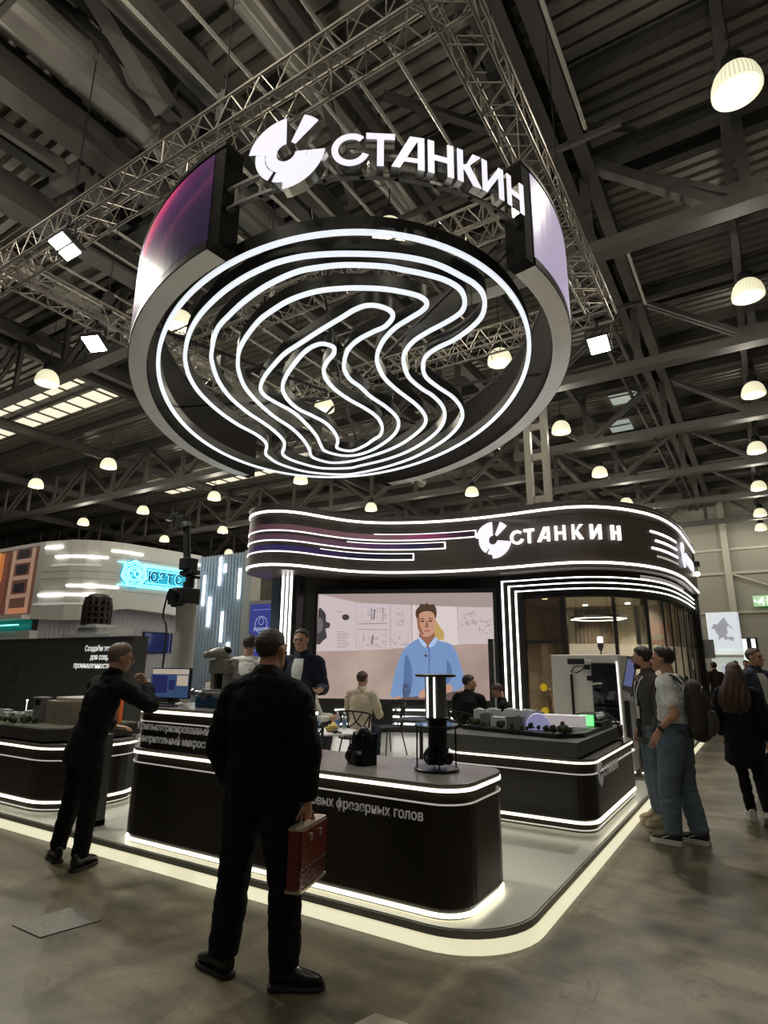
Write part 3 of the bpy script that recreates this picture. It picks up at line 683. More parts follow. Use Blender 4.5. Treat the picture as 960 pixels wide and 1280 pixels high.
# the part of the curve up to a given x, for the hairpin stripes
def part(x1,x0=-99,start=2): 
    out=[]
    for i,p in enumerate(BFs):
        if i<start: continue
        if p[0]>x1 and i>30: break
        out.append(p)
    out.append((x1,out[-1][1]+.01))
    return out
def stripe_mat(name,stops,x0,x1):
    m=bpy.data.materials.new(name);m.use_nodes=True;nt=m.node_tree;b=nt.nodes['Principled BSDF'];L=nt.links.new;N=nt.nodes.new
    tc=N('ShaderNodeTexCoord');sp=N('ShaderNodeSeparateXYZ');L(tc.outputs['Object'],sp.inputs[0]);mr=N('ShaderNodeMapRange');mr.inputs['From Min'].default_value=x0;mr.inputs['From Max'].default_value=x1;L(sp.outputs['X'],mr.inputs['Value'])
    cr=N('ShaderNodeValToRGB');e=cr.color_ramp.elements;e[0].position=stops[0][0];e[0].color=(*stops[0][1],1);e[1].position=stops[-1][0];e[1].color=(*stops[-1][1],1)
    for p,c in stops[1:-1]: q=e.new(p);q.color=(*c,1)
    L(mr.outputs[0],cr.inputs[0]);L(cr.outputs[0],b.inputs['Emission Color']);b.inputs['Emission Strength'].default_value=.8;b.inputs['Base Color'].default_value=(.02,.015,.02,1);b.inputs['Roughness'].default_value=.35
    return m
grad=[[(0,(.05,.012,.03)),(.45,(.2,.10,.12)),(.6,(.22,.09,.12)),(.75,(.28,.035,.12)),(.88,(.05,.01,.03)),(1,(.004,.003,.005))],
      [(0,(.06,.02,.05)),(.4,(.12,.06,.08)),(.6,(.09,.03,.10)),(.8,(.02,.015,.06)),(1,(.003,.003,.006))],
      [(0,(.03,.02,.07)),(.4,(.03,.02,.10)),(.7,(.006,.006,.02)),(1,(.002,.002,.004))]]
for i,(z,x1) in enumerate(((4.335,-5.13),(4.12,-5.83),(3.885,-6.52))):
    P=part(x1)
    bm=NB();ribbon(bm,P,z-.012,z+.014,.02,.016);ribbon(bm,P[-18:],z+.135,z+.15,.02,.016)
    q=P[-1];box(bm,q[0]-.012,q[0]+.012,q[1]-.02,q[1]+.02,z-.012,z+.15);obj('stripe_led',bm,led('stripe led',(1,.95,.95),1.6),hd)
    bm=NB();ribbon(bm,P[:-1],z+.014,z+.14,.008,.006);obj('stripe_display',bm,stripe_mat('stripe gradient %d'%i,grad[i],-9.5,x1),hd)
# right end: four short light dashes, and lettering on the side
def curve_at(s0,s1):
    return BFs[s0:s1]
def near_i(x,y): return min(range(len(BFs)),key=lambda i:(BFs[i][0]-x)**2+(BFs[i][1]-y)**2)
for k,(z,xa,xb,m_) in enumerate(((4.38,-1.98,-1.58,LEDw),(4.2,-2.0,-1.57,LEDw),(4.02,-1.98,-1.56,LEDw),(3.86,-2.04,-1.62,LEDs))):
    pts=[p for p in BFs if 13.5+.1*(k%2)<p[1]<15.3 and p[0]>-2.2]
    bm=NB();ribbon(bm,pts,z-.02,z+.02,.02,.016);obj('light_dash',bm,m_,hd)
# main lettering and logo on the header
def bandface(x,z,d=0):
    i=min((i for i in range(50,len(BFs)-12)),key=lambda i:abs(BFs[i][0]-x));p=BFs[i];q=BFs[i+1];o=BFs[i-1]
    t=V((q[0]-o[0],q[1]-o[1],0)).normalized();n=V((t.y,-t.x,0))
    return face_M((x+n.x*d,p[1]+(x-p[0])*t.y/max(t.x,.2)+n.y*d,z),t)
Mb=bandface(-4.72,4.21,.06)
for (a,b,c,d) in SECT:
    bm=NB();sector(bm,a*.40,b*.40,c,d,-.02,.02,Mb);obj('logo_segment',bm,SIGN,hd)
bm=NB();tube(bm,[(Mb@V((0,0,-.06)))[:],(Mb@V((0,0,-.02)))[:]],.1,12);obj('logo_mount',bm,bandm,hd)
lx=[-4.2,-3.92,-3.62,-3.28,-2.96,-2.65,-2.33]
for ch,x in zip('СТАНКИН',lx):
    M=bandface(x,4.07,.05);_,W=letter_bm(ch,.30,0,.01,M);_.free()
    bm,_=letter_bm(ch,.30,-.04,.015,M@Matrix.Translation((-W/2,0,0)));obj('sign_letter',bm,led('white sign letters',(1,1,1),1.6),hd)
# the same mark on the side of the pavilion
Ms=face_M((-1.39,15.6,4.15),(0,1,0))
for (a,b,c,d) in SECT:
    bm=NB();sector(bm,a*.3,b*.3,c,d,-.02,.02,Ms);obj('logo_segment',bm,SIGN,hd)
x=.4
for ch in 'СТАНКИН':
    bm,W=letter_bm(ch,.26,-.02,.02,Ms@Matrix.Translation((x,-.13,0)));obj('sign_letter',bm,SIGN,hd);x+=W+.08
# ---- wall under the header
FW=[(-9.3,10.9),(-9.0,10.45),(-8.62,10.72),(-8.2,11.35),(-7.6,11.9),(-6.8,12.3),(-5.8,12.55),(-4.75,12.5),(-4.35,12.46)]
FWs=[tuple(p) for p in cr([list(p) for p in FW],5)]
bm=NB();ribbon(bm,FWs,.12,3.5,.15,0);wl=obj('rear_wall',bm,dkgrey,pav)
# corner pillar with three light lines
bm=NB();prism(bm,rr(-9.12,-8.66,10.15,10.5,.08),.12,3.5);pl=obj('pillar',bm,blackg,pav)
for x in (-9.02,-8.9,-8.78):
    bm=NB();box(bm,x-.02,x+.02,10.12,10.16,.12,3.5);obj('led_line',bm,LEDw,pl)
bm=NB();box(bm,-9.5,-9.2,10.3,10.5,.12,3.5);obj('steel_post',bm,mat('blue grey steel post',(.12,.17,.23),.35,.4),pav)
# lit slots low on the wall
def fw(x): 
    i=min(range(len(FWs)),key=lambda i:abs(FWs[i][0]-x)+(9 if i<8 else 0));return FWs[i]
for z in (.30,.45,.60):
    for a,b in ((-8.3,-7.75),(-7.3,-6.3),(-6.1,-5.35),(-5.2,-4.8)):
        if z<.5 and a==-5.2: continue
        pts=[(a+(b-a)*i/6,fw(a+(b-a)*i/6)[1]) for i in range(7)]
        bm=NB();ribbon(bm,pts,z-.016,z+.016,.02,.03);obj('led_slot',bm,LEDw,wl)
# ---- glazed corner
GW=[(-4.3,12.47),(-3.55,12.46),(-2.95,12.58),(-2.45,12.95),(-2.02,13.6),(-1.76,14.4),(-1.63,15.4),(-1.56,17.0),(-1.55,18.6)]
GWs=[tuple(p) for p in cr([list(p) for p in GW],6)]
# dark surround with three light lines: verticals at the left, then along the top
sur=[(-4.85,12.46),(-4.6,12.46)]+GWs
bm=NB();ribbon(bm,sur,3.02,3.5,.12,.02);ribbon(bm,[(-4.85,12.46),(-4.32,12.46)],.12,3.02,.12,.02);fr=obj('glazing_surround',bm,blackg,pav)
for k,(x,z) in enumerate(((-4.73,3.36),(-4.58,3.245),(-4.43,3.13))):
    P=[(x,12.44)]+[p for p in GWs if p[0]>x+.05]
    bm=NB();ribbon(bm,P,z-.011,z+.011,.03,.03);box(bm,x-.013,x+.013,12.40,12.45,.12,z+.011);obj('led_line',bm,LEDw,fr)
for k,z in enumerate((3.44,3.40)):
    P=GWs[-26:-8];bm=NB();ribbon(bm,P,z-.012,z+.01,.03,.03);obj('led_line',bm,LEDs,fr)
fm=mat('dark window frame',(.02,.018,.016),.4)
gl=glass('clear glass');gf=glass('frosted film glass',haze=.55,hcol=(.74,.71,.65));gs=glass('side glass painted sheen',(.80,.77,.72),.12,haze=.12,hcol=(.7,.67,.6));gd=glass('smoked door glass',(.40,.37,.33),.12)  # side glass haze paints in grey-beige room light reflected on the panes
bm=NB();ribbon(bm,GWs,2.96,3.03,.08,0);ribbon(bm,GWs,.12,.18,.08,0)
gwf=obj('window_frame',bm,fm,pav)
def gi(x,y): return min(range(len(GWs)),key=lambda i:(GWs[i][0]-x)**2+(GWs[i][1]-y)**2)
mull=[0,gi(-3.42,12.47),gi(-2.5,12.9),gi(-2.0,13.65),gi(-1.82,14.2),gi(-1.72,14.75),gi(-1.65,15.3),gi(-1.61,16.1),gi(-1.57,16.9),gi(-1.55,17.8),len(GWs)-1]
for k,i in enumerate(mull):
    x,y=GWs[i];wd=.12 if k in(1,) else .055 if k<4 else .03;dp=.05 if k<5 else .02
    bm=NB();box(bm,x-wd/2,x+wd/2,y-dp,y+dp,.12,3.0);obj('mullion',bm,fm,gwf)
bm=NB();ribbon(bm,GWs[mull[0]:mull[1]+1],2.03,2.1,.08,.0);obj('transom',bm,fm,gwf)
for a,b in zip(mull,mull[1:]):
    P=GWs[a:b+1]
    if len(P)<2: continue
    if a==0:
        bm=NB();ribbon(bm,P,.18,2.96,.01,-.03);obj('pane',bm,gd,gwf)
    else:
        bm=NB();ribbon(bm,P,2.02,2.96,.01,-.03);obj('pane',bm,gl if b<=mull[3] else gs,gwf)
        bm=NB();ribbon(bm,P,.18,2.02,.01,-.03);obj('pane',bm,gf,gwf,label='frosted lower pane')
M=face_M((-4.02,12.42,1.16),(1,0,0))
yel=mat('yellow marker dot',(.75,.55,.02),.5,emit=(1,.75,.02),es=.12)
for z in (1.16,.70):
    bm=NB();sector(bm,.0001,.075,0,359.9,0,.004,face_M((-3.93,12.42,z),(1,0,0)),24);obj('marker_dot',bm,yel,gwf)
# room behind the glass
tan=mat('tan room wall',(.50,.44,.34),.6,vs=2,var=.08)
room=obj('room_shell',(lambda b:(ribbon(b,[(-4.8,12.7),(-4.8,16.2),(-1.7,16.2)],.12,3.2,.1,0),b)[1])(NB()),tan,pav)
inn=[(x-.12,y+.12) for x,y in GWs]
bm=NB();prism(bm,inn+[(-1.7,18.7),(-4.85,18.7),(-4.85,12.7)],3.06,3.3);obj('room_ceiling',bm,mat('room ceiling',(.35,.3,.22),.6),room)
# side room wall seen through the side panes
bm=NB();ribbon(bm,[(-2.6,16.2),(-2.6,18.8)],.12,3.1,.1,0);obj('side_partition',bm,tan,room)
curt=mat('brown slat curtain',(.12,.085,.06),.7)
for (xa,xb,y) in ((-4.15,-3.3,16.0),(-2.45,-2.2,16.0)):
    bm=NB();x=xa
    while x<xb: prism(bm,[(x,y),(x+.05,y-.05),(x+.1,y),(x+.1,y+.04),(x,y+.04)],.3,3.0);x+=.1
    obj('slat_curtain',bm,curt,room)
dl=led('downlight',(1,.86,.6),14)
for x,y in ((-4.1,13.4),(-3.2,13.3),(-2.3,14.0),(-3.7,15.4),(-2.7,15.4)):
    bm=NB();lathe(bm,[(.06,0),(.06,.02)],(x,y,3.04),12);obj('downlight',bm,dl,room)
    l=bpy.data.lights.new('room_light','SPOT');l.energy=230;l.spot_size=R(110);l.spot_blend=.8;l.color=(1,.86,.66);l.shadow_soft_size=.06
    lo=bpy.data.objects.new('room_light',l);COL.objects.link(lo);lo.location=(x,y,3.02)
# hexagonal pendant
pd=thing('pendant_light','long hexagonal ring pendant lamp glowing inside the glazed room','lamp',(-3.15,14.2,2.62))
hexp=[(.62*a,.55*b) for a,b in ((-1,0),(-.55,1),(.55,1),(1,0),(.55,-1),(-.55,-1))]
bm=NB();rings(bm,[[V((x*s,y*s,z)) for s,z in ((1,0),(1,.06),(.86,.06),(.86,0))] for x,y in hexp],closed=True);obj('lamp_frame',bm,fm,pd)
bm=NB();rings(bm,[[V((x*s,y*s,z)) for s,z in ((.99,-.012),(.99,-.001),(.87,-.001),(.87,-.012))] for x,y in hexp],closed=True);obj('lamp_light',bm,led('warm pendant',(1,.85,.6),6),pd)
bm=NB()
for x,y in hexp[1:3]+hexp[4:]: tube(bm,[(x,y,.06),(x,y,.45)],.004,4)
obj('pendant_wire',bm,black,pd)
# red and white box shelf seen through the glass, ledge and pale armchairs
rb=thing('display_box','small red and white display box behind the right panes','box',(-2.05,15.2,2.05))
bm=NB();box(bm,-.2,.2,-.1,.1,.24,.5);obj('box_upper',bm,mat('red card',(.5,.02,.02),.5,emit=(.8,.05,.04),es=.25),rb)
bm=NB();box(bm,-.2,.2,-.1,.1,.12,.24);obj('box_label',bm,white,rb);bm=NB();box(bm,-.2,.2,-.1,.1,0,.12);obj('box_base',bm,mat('red card',(.5,.02,.02)),rb)
bm=NB();box(bm,-.03,.03,-.03,.03,-1.93,0);obj('stand_pole',bm,black,rb)
def armchair(x,y,rz):
    t=thing('tub_armchair','x','armchair',(x,y,.12),rz)
    m_=mat('cream upholstery',(.6,.52,.42),.8)
    bm=NB();prism(bm,rr(-.3,.3,-.3,.3,.14),.36,.5);obj('seat',bm,m_,t,bev=.02)
    bm=NB();P=[(.32*math.cos(R(a)),.32*math.sin(R(a))) for a in range(-20,201,20)];ribbon(bm,P,.3,.98,-.07,0);obj('backrest',bm,m_,t,bev=.02)
    for a,b in ((-1,-1),(1,-1),(1,1),(-1,1)):
        bm=NB();tube(bm,[(a*.22,b*.22,.36),(a*.26,b*.26,0)],.014,6);obj('leg',bm,black,t)
    return t
for (x,y,rz),lb in zip(((-3.75,13.4,.3),(-2.45,13.75,-.5)),('cream tub armchair behind the yellow-dotted glass door','cream tub armchair inside the glazed room behind the machine control panel')):
    a=armchair(x,y,rz);a['label']=lb
# free end post at the right of the pavilion
bm=NB();prism(bm,rr(-1.62,-1.43,18.55,19.0,.03),.12,3.5);obj('end_pillar',bm,blackg,pav)
bm=NB();box(bm,-1.6,-1.2,19.0,19.04,1.8,2.3);obj('side_sign',bm,mat('pale grey board',(.4,.4,.4),.5),pav)
# back of pavilion closing wall
bm=NB();ribbon(bm,[(-9.3,11.2),(-9.4,12.7),(-7,15),(-5,15.2)],.12,3.5,.1,0);obj('rear_panel',bm,dkgrey,pav)
# ================================================================ VIDEO SCREEN
SL=V((-8.52,10.78,0));SR=V((-4.93,12.36,0));zt,zb=3.13,.86
sc_=thing('video_wall','wide lit video wall showing a man in a blue shirt before pinned technical drawings','screen',(SL+SR)/2)
sx_=(SR-SL);SW=sx_.length;sx_.normalize();sn_=V((sx_.y,-sx_.x,0))
O_=(SL+SR)/2
def sp(u,v,d=0):  # u right, v down
    p=SL+sx_*(u*SW)+V((0,0,zt+(zb-zt)*v))+sn_*d;return p-O_
bm=NB()
def quadprism(bm,u0,u1,v0,v1,d0,d1):
    a=[sp(u,v,d0) for u,v in ((u0,v0),(u1,v0),(u1,v1),(u0,v1))];b=[sp(u,v,d1) for u,v in ((u0,v0),(u1,v0),(u1,v1),(u0,v1))];rings(bm,[a,b])
quadprism(bm,-.02,1.02,-.04,1.04,-.10,-.002);obj('screen_housing',bm,black,sc_)
def emat(name,c,s=1.0): return mat('picture '+name,(.02,.02,.02),.5,0,c,s)
EMN=[0]
def uv(px,py):  # photograph pixels -> place on the screen picture
    u=(px-388.6)/(621-388.6);t_=735+(741-735)*u;b_=870.5+(875.5-870.5)*u
    return u,(py-t_)/(b_-t_)
def poly(name,pts,c,lay,s=1,smooth=0,parent=sc_,raw=False):
    P=[uv(*p) for p in pts] if not raw else pts
    if smooth: P=[tuple(q) for q in cr([list(p) for p in P],smooth,True)]
    P=[(min(max(u,0),1),min(max(v,0),1)) for u,v in P]
    bm=NB();vs=[bm.verts.new(sp(u,v,.0012*lay)) for u,v in P];e=[bm.edges.new((vs[i],vs[(i+1)%len(vs)])) for i in range(len(vs))]
    bmesh.ops.triangle_fill(bm,edges=e,use_beauty=True,normal=sn_)
    me=bpy.data.meshes.new(name);bm.to_mesh(me);bm.free();return obj(name,me,c,parent)
def C6(L): return [(360+x/3.2,700+y/3.2) for x,y in L]
bgm=mat('picture wall',(.02,.02,.02),.5,0,(.56,.40,.34),.72,vs=1)
# emission with a slow tone change, as the filmed wall has
nt=bgm.node_tree;tc=nt.nodes.new('ShaderNodeTexCoord');nz=nt.nodes.new('ShaderNodeTexNoise');nz.inputs['Scale'].default_value=.9;nt.links.new(tc.outputs['Object'],nz.inputs[0])
rp=nt.nodes.new('ShaderNodeValToRGB');rp.color_ramp.elements[0].position=.3;rp.color_ramp.elements[0].color=(.46,.33,.29,1);rp.color_ramp.elements[1].position=.7;rp.color_ramp.elements[1].color=(.66,.5,.43,1);nt.links.new(nz.outputs['Fac'],rp.inputs[0]);nt.links.new(rp.outputs[0],nt.nodes['Principled BSDF'].inputs['Emission Color'])
bm=NB();quadprism(bm,0,1,0,1,-.002,0);pic=obj('screen_picture',bm,bgm,sc_)
paper=emat('paper',(.72,.60,.62),.80);paper2=emat('paper light',(.80,.68,.68),.84);inkm=emat('ink',(.30,.25,.27),.6);ink2=emat('faint ink',(.45,.38,.4),.7)
pp=lambda n,L,c,l,sm=0: poly(n,C6(L),c,l,smooth=sm,parent=pic)
pp('drawing_sheet',[(98,112),(150,125),(262,155),(400,165),(495,172),(497,345),(400,352),(250,355),(90,355)],paper,1)
pp('drawing_sheet',[(500,172),(686,186),(690,340),(500,345)],paper2,1)
pp('drawing_sheet',[(690,186),(832,192),(832,340),(690,338)],paper,1)
pp('wall_upper',[(98,110),(832,130),(832,190),(690,184),(500,170),(400,162),(262,150)],emat('upper wall',(.50,.39,.37),.72),1)
bm=NB()
def seg(bm,x0,y0,x1,y1,w=1.2):
    a=V(uv(360+x0/3.2,700+y0/3.2)).to_3d();b=V(uv(360+x1/3.2,700+y1/3.2)).to_3d()
    A=sp(a.x,a.y,.003);B=sp(b.x,b.y,.003);d=(B-A).normalized();n=d.cross(sn_)*(w*.0035)
    bm.faces.new([bm.verts.new(p) for p in (A-n,B-n,B+n,A+n)])
rnd=random.Random(3)
for x0,x1,y0,y1,n in ((285,395,178,240,26),(270,395,285,345,40),(425,465,185,255,22),(700,770,205,265,30),(775,825,240,300,26),(415,485,290,340,18)):
    for _ in range(n):
        x=rnd.uniform(x0,x1);y=rnd.uniform(y0,y1)
        if rnd.random()<.5: seg(bm,x,y,min(x+rnd.uniform(6,26),x1),y,.9)
        else: seg(bm,x,y,x+(rnd.uniform(-4,4) if x0<600 else rnd.uniform(-12,12)),min(y+rnd.uniform(6,24),y1),.9)
seg(bm,270,245,395,245,2);seg(bm,272,268,395,272,1.5);seg(bm,326,178,326,232,3);seg(bm,340,185,336,228,5);seg(bm,375,178,375,236,2);seg(bm,335,292,330,330,5)
for y in range(275,340,9): seg(bm,180,y,235-(y%4)*5,y+2,1.3)
for x in (262,405,408,520): seg(bm,x,165,x+2,350,.6)
seg(bm,175,190,200,192,1.6);me=bpy.data.meshes.new('i');bm.to_mesh(me);bm.free();obj('drawn_lines',me,inkm,pic)
pp('machine_part',[(95,180),(110,178),(128,200),(130,230),(148,238),(144,258),(128,262),(136,295),(120,310),(92,325)],emat('dark metal',(.07,.06,.06),.7),3,2)
pp('machine_part',[(96,215),(112,222),(118,260),(100,280),(92,270)],emat('mid metal',(.2,.18,.18),.7),4,2)
pp('lens_disc',[(200,208),(215,202),(230,210),(228,224),(212,228),(201,220)],emat('dark metal',(.07,.06,.06)),3,2)
pp('yellow_model',[(585,250),(600,240),(612,262),(632,290),(630,318),(600,320),(585,305)],emat('yellow',(.62,.42,.12),.8),3,1)
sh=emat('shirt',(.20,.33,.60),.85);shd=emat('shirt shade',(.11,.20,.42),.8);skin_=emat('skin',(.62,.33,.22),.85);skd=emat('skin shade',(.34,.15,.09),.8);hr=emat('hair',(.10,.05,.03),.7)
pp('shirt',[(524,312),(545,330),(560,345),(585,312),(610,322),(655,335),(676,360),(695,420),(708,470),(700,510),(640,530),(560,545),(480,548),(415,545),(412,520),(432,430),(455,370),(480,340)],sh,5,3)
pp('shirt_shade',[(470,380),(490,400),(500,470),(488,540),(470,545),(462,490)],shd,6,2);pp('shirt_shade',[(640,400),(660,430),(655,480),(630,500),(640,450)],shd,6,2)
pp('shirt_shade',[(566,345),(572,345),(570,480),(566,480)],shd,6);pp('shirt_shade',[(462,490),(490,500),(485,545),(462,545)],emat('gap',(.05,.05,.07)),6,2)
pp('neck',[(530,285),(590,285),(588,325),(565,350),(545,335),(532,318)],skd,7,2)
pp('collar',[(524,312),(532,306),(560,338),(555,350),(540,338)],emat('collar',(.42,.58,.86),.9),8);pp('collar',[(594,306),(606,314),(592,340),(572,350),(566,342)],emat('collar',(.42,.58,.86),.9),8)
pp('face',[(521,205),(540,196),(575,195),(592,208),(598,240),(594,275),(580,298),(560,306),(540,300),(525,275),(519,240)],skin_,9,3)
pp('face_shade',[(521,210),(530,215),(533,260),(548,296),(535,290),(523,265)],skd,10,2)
pp('eye',[(536,238),(550,238),(549,244),(537,244)],hr,11,2);pp('eye',[(568,238),(583,238),(582,244),(570,244)],hr,11,2)
pp('eyebrow',[(533,229),(551,228),(551,232),(534,233)],hr,11);pp('eyebrow',[(567,228),(586,229),(585,233),(568,232)],hr,11)
pp('nose',[(558,240),(563,240),(568,262),(562,268),(553,266),(556,250)],skd,11,2);pp('mouth',[(546,280),(560,277),(576,280),(562,286)],emat('lips',(.38,.12,.10)),11,2)
pp('hair',[(514,215),(516,195),(530,178),(536,168),(552,172),(562,165),(572,174),(590,172),(600,190),(602,215),(597,232),(590,210),(570,200),(545,202),(528,212),(522,232)],hr,12,2)
pp('hand',[(525,548),(530,525),(548,512),(556,530),(552,545)],skin_,12,2);pp('hand',[(625,520),(640,496),(658,500),(660,520),(640,530)],skin_,12,2);pp('hand',[(430,540),(450,542),(455,550),(430,550)],skin_,12,1)
pp('table_edge',[(440,548),(560,538),(700,520),(740,530),(700,560),(440,556)],emat('table',(.16,.10,.09),.8),11)
pp('microphone',[(548,376),(560,378),(562,386),(552,386)],hr,12)
# slim black column at the screen's right end
cs=thing('column_speaker','slim black upright column speaker in front of the right end of the video wall','speaker',(-4.88,12.05,.12))
bm=NB();prism(bm,rr(-.055,.055,-.06,.06,.02),.03,2.0);obj('speaker_body',bm,black,cs);bm=NB();prism(bm,rr(-.15,.15,-.15,.15,.04),0,.03);obj('base_plate',bm,black,cs)
bm=NB();box(bm,-.04,.04,-.064,-.06,.9,1.95);obj('grille',bm,dkgrey,cs)
# ================================================================ OBJECTS ON THE FRONT COUNTER
steelb=mat('blackened steel',(.018,.018,.02),.3,.6,vs=12,var=.4)
steelg=mat('brushed steel',(.3,.3,.3),.3,.9,vs=20)
def cyl(bm,a,b,r,n=20): return tube(bm,[a,b],r,n)
h1=thing('milling_head','compact black angular milling head standing on the front counter beside the man in black','machine part',(-2.70,4.0,.88),R(-20))
bm=NB();box(bm,-.10,.02,-.06,.06,0,.045);prism(bm,[(-.11,0),(.0,0),(.03,.09),(.0,.2),(-.04,.235),(-.06,.15),(-.11,.11)],-.05,.05,Matrix.Rotation(R(90),4,'X'));obj('cast_body',bm,steelb,h1,bev=.006)
bm=NB();cyl(bm,(-.06,-.075,.055),(-.06,.02,.055),.042);cyl(bm,(-.06,-.09,.055),(-.06,-.075,.055),.026);obj('spindle_nose',bm,steelb,h1,bev=.003)
bm=NB();cyl(bm,(.03,-.085,.05),(.03,.03,.05),.05);cyl(bm,(.03,-.095,.05),(.03,-.085,.05),.036);cyl(bm,(.03,-.1,.05),(.03,-.095,.05),.015);obj('tool_flange',bm,steelb,h1,bev=.003)
bm=NB();box(bm,.085,.11,-.06,.07,0,.22);obj('mounting_plate',bm,steelb,h1,bev=.004)
bm=NB();tube(bm,[(-.02,.0,.19),(.03,0,.245),(.08,0,.23),(.1,0,.18)],.028,14,k=3);obj('housing_bend',bm,steelb,h1,smooth=True)
bm=NB()
for z in (.16,.12,.19): cyl(bm,(-.05,-.052,z),(-.05,-.058,z),.007,8)
obj('bolt',bm,steelg,h1)
h2=thing('display_turntable','round glass-topped display stand holding a black milling head under a light column','display stand',(-2.10,4.08,.88))
bm=NB();lathe(bm,[(.158,0),(.162,.006),(.162,.016),(.155,.022)],n=40);obj('base_disc',bm,steelb,h2,smooth=False)
bm=NB();lathe(bm,[(.155,.298),(.158,.3),(.158,.312),(.155,.314)],n=40);obj('glass_shelf',bm,glass('shelf glass',(.75,.8,.8),.15),h2)
bm=NB();ribbon(bm,[(.158*math.cos(R(a)),.158*math.sin(R(a))) for a in range(0,360,12)],.297,.304,.004,0,closed=True);obj('shelf_rim',bm,steelb,h2)
for a in (35,125,215,305):
    bm=NB();cyl(bm,(.14*math.cos(R(a)),.14*math.sin(R(a)),.02),(.14*math.cos(R(a)),.14*math.sin(R(a)),.3),.006,8);obj('rod',bm,steelb,h2)
mh=NB();cyl(mh,(.01,0,.16),(.01,0,.34),.068,28);cyl(mh,(.01,0,.34),(.01,0,.36),.085,28);mhh=obj('milling_head_body',mh,steelb,h2,bev=.004)
bm=NB();cbox(bm,(.01,.0,.10),(.13,.10,.12));obj('gear_case',bm,steelb,mhh,bev=.015)
M=Matrix.Translation((.0,-.02,.095))@Matrix.Rotation(R(-28),4,'Z')
bm=NB();tube(bm,[M@V((0,.02,0)),M@V((0,-.06,0))],.056,24);tube(bm,[M@V((0,-.06,0)),M@V((0,-.075,0))],.044,24);obj('spindle_face',bm,steelb,mhh,bev=.003)
bm=NB();tube(bm,[M@V((0,-.076,0)),M@V((0,-.078,0))],.018,16);
for a in range(0,360,60): tube(bm,[M@V((.034*math.cos(R(a)),-.074,.034*math.sin(R(a)))),M@V((.034*math.cos(R(a)),-.079,.034*math.sin(R(a))))],.004,6)
obj('spindle_bore',bm,steelg,mhh)
bm=NB();tube(bm,[(.06,-.02,.09),(.11,-.04,.09)],.03,16);tube(bm,[(.11,-.04,.09),(.12,-.045,.09)],.04,16);obj('drive_flange',bm,steelb,mhh)
bm=NB();cyl(bm,(.0,0,.36),(.0,0,.64),.078,28);colm=obj('light_column',bm,mat('smoked column',(.16,.165,.165),.2,.3),h2)
for a in (-112,-70):
    bm=NB();x,y=.079*math.cos(R(a)),.079*math.sin(R(a));bar(bm,(x,y,.36),(x,y,.64),.009);obj('led_line',bm,LEDw,colm)
bm=NB();lathe(bm,[(.13,.64),(.15,.645),(.15,.658),(.13,.662)],n=36);obj('cap_disc',bm,steelb,h2)
# ---- monitor, keyboard tablet, measuring microscope on the raised section
mo=thing('monitor','flat computer monitor on the raised counter, showing a blue desktop with open windows','monitor',(-4.90,3.98,1.225),R(6))
bm=NB();box(bm,-.26,.24,-.012,.018,.05,.335);bz=obj('screen_bezel',bm,black,mo,bev=.004)
bm=NB();box(bm,-.25,.23,-.0135,-.012,.06,.326);obj('desktop_picture',bm,mat('desktop blue',(.02,.03,.06),.3,0,(.05,.10,.22),.55),bz)
bm=NB();box(bm,-.245,.225,-.0145,-.0136,.275,.322);box(bm,.08,.22,-.0145,-.0136,.17,.265);obj('open_window',bm,mat('window beige',(.4,.38,.34),.4,0,(.6,.5,.4),.6),bz)
bm=NB();box(bm,-.235,-.04,-.0150,-.0140,.10,.262);box(bm,-.02,.06,-.0150,-.0140,.13,.22);obj('open_window',bm,mat('window navy',(.01,.01,.04),.3,0,(.015,.018,.08),.9),bz)
bm=NB();box(bm,-.03,.03,.0,.03,.0,.08);prism(bm,rr(-.11,.11,-.07,.08,.03),0,.012);obj('monitor_foot',bm,black,mo)
kb=thing('graphics_tablet','thin dark tablet lying on the raised counter in front of the monitor','tablet',(-4.72,3.72,1.225),R(12))
bm=NB();prism(bm,rr(-.2,.16,-.03,.06,.01),0,.012);obj('tablet_body',bm,black,kb,bev=.003)
bm=NB();prism(bm,rr(-.19,.15,-.022,.052,.008),.012,.0135);obj('tablet_surface',bm,steelb,kb)
cupm=mat('white ceramic',(.8,.8,.78),.3)
mo2=thing('computer_mouse','small pale computer mouse in front of the monitor','mouse',(-4.62,3.86,1.225))
bm=NB();ball(bm,(0,0,.012),(.03,.045,.022));obj('shell',bm,cupm,mo2,smooth=True);bm=NB();cbox(bm,(0,-.025,.033),(.008,.014,.008));obj('wheel',bm,black,mo2)
pot=thing('cap_dispenser','pale cream box with a row of small white caps behind the counter','box',(-6.75,6.3,1.18));
bm=NB();prism(bm,rr(-.16,.16,-.1,.1,.02),0,.15);prism(bm,rr(-.2,.2,-.14,.14,.02),-1.06,0);obj('case',bm,mat('cream plastic',(.55,.52,.45),.5),pot,bev=.006)
bm=NB()
for i in range(5): cyl(bm,(-.12+.06*i,0,.15),(-.12+.06*i,0,.18),.012,8)
obj('caps',bm,cupm,pot)
mi=thing('measuring_microscope','grey and blue optical measuring microscope on the raised counter','microscope',(-4.22,3.98,1.225),R(8))
blu=mat('blue hammered paint',(.02,.07,.16),.4,.1,vs=20,var=.3);gry=mat('grey machine enamel',(.33,.32,.29),.42,.2,vs=15)
bm=NB();prism(bm,rr(-.19,.2,-.13,.14,.03),0,.10);obj('base',bm,blu,mi,bev=.012)
bm=NB();prism(bm,rr(-.17,.16,-.12,.10,.02),.10,.13);prism(bm,rr(-.14,.13,-.1,.08,.02),.13,.155);obj('cross_table',bm,gry,mi,bev=.004)
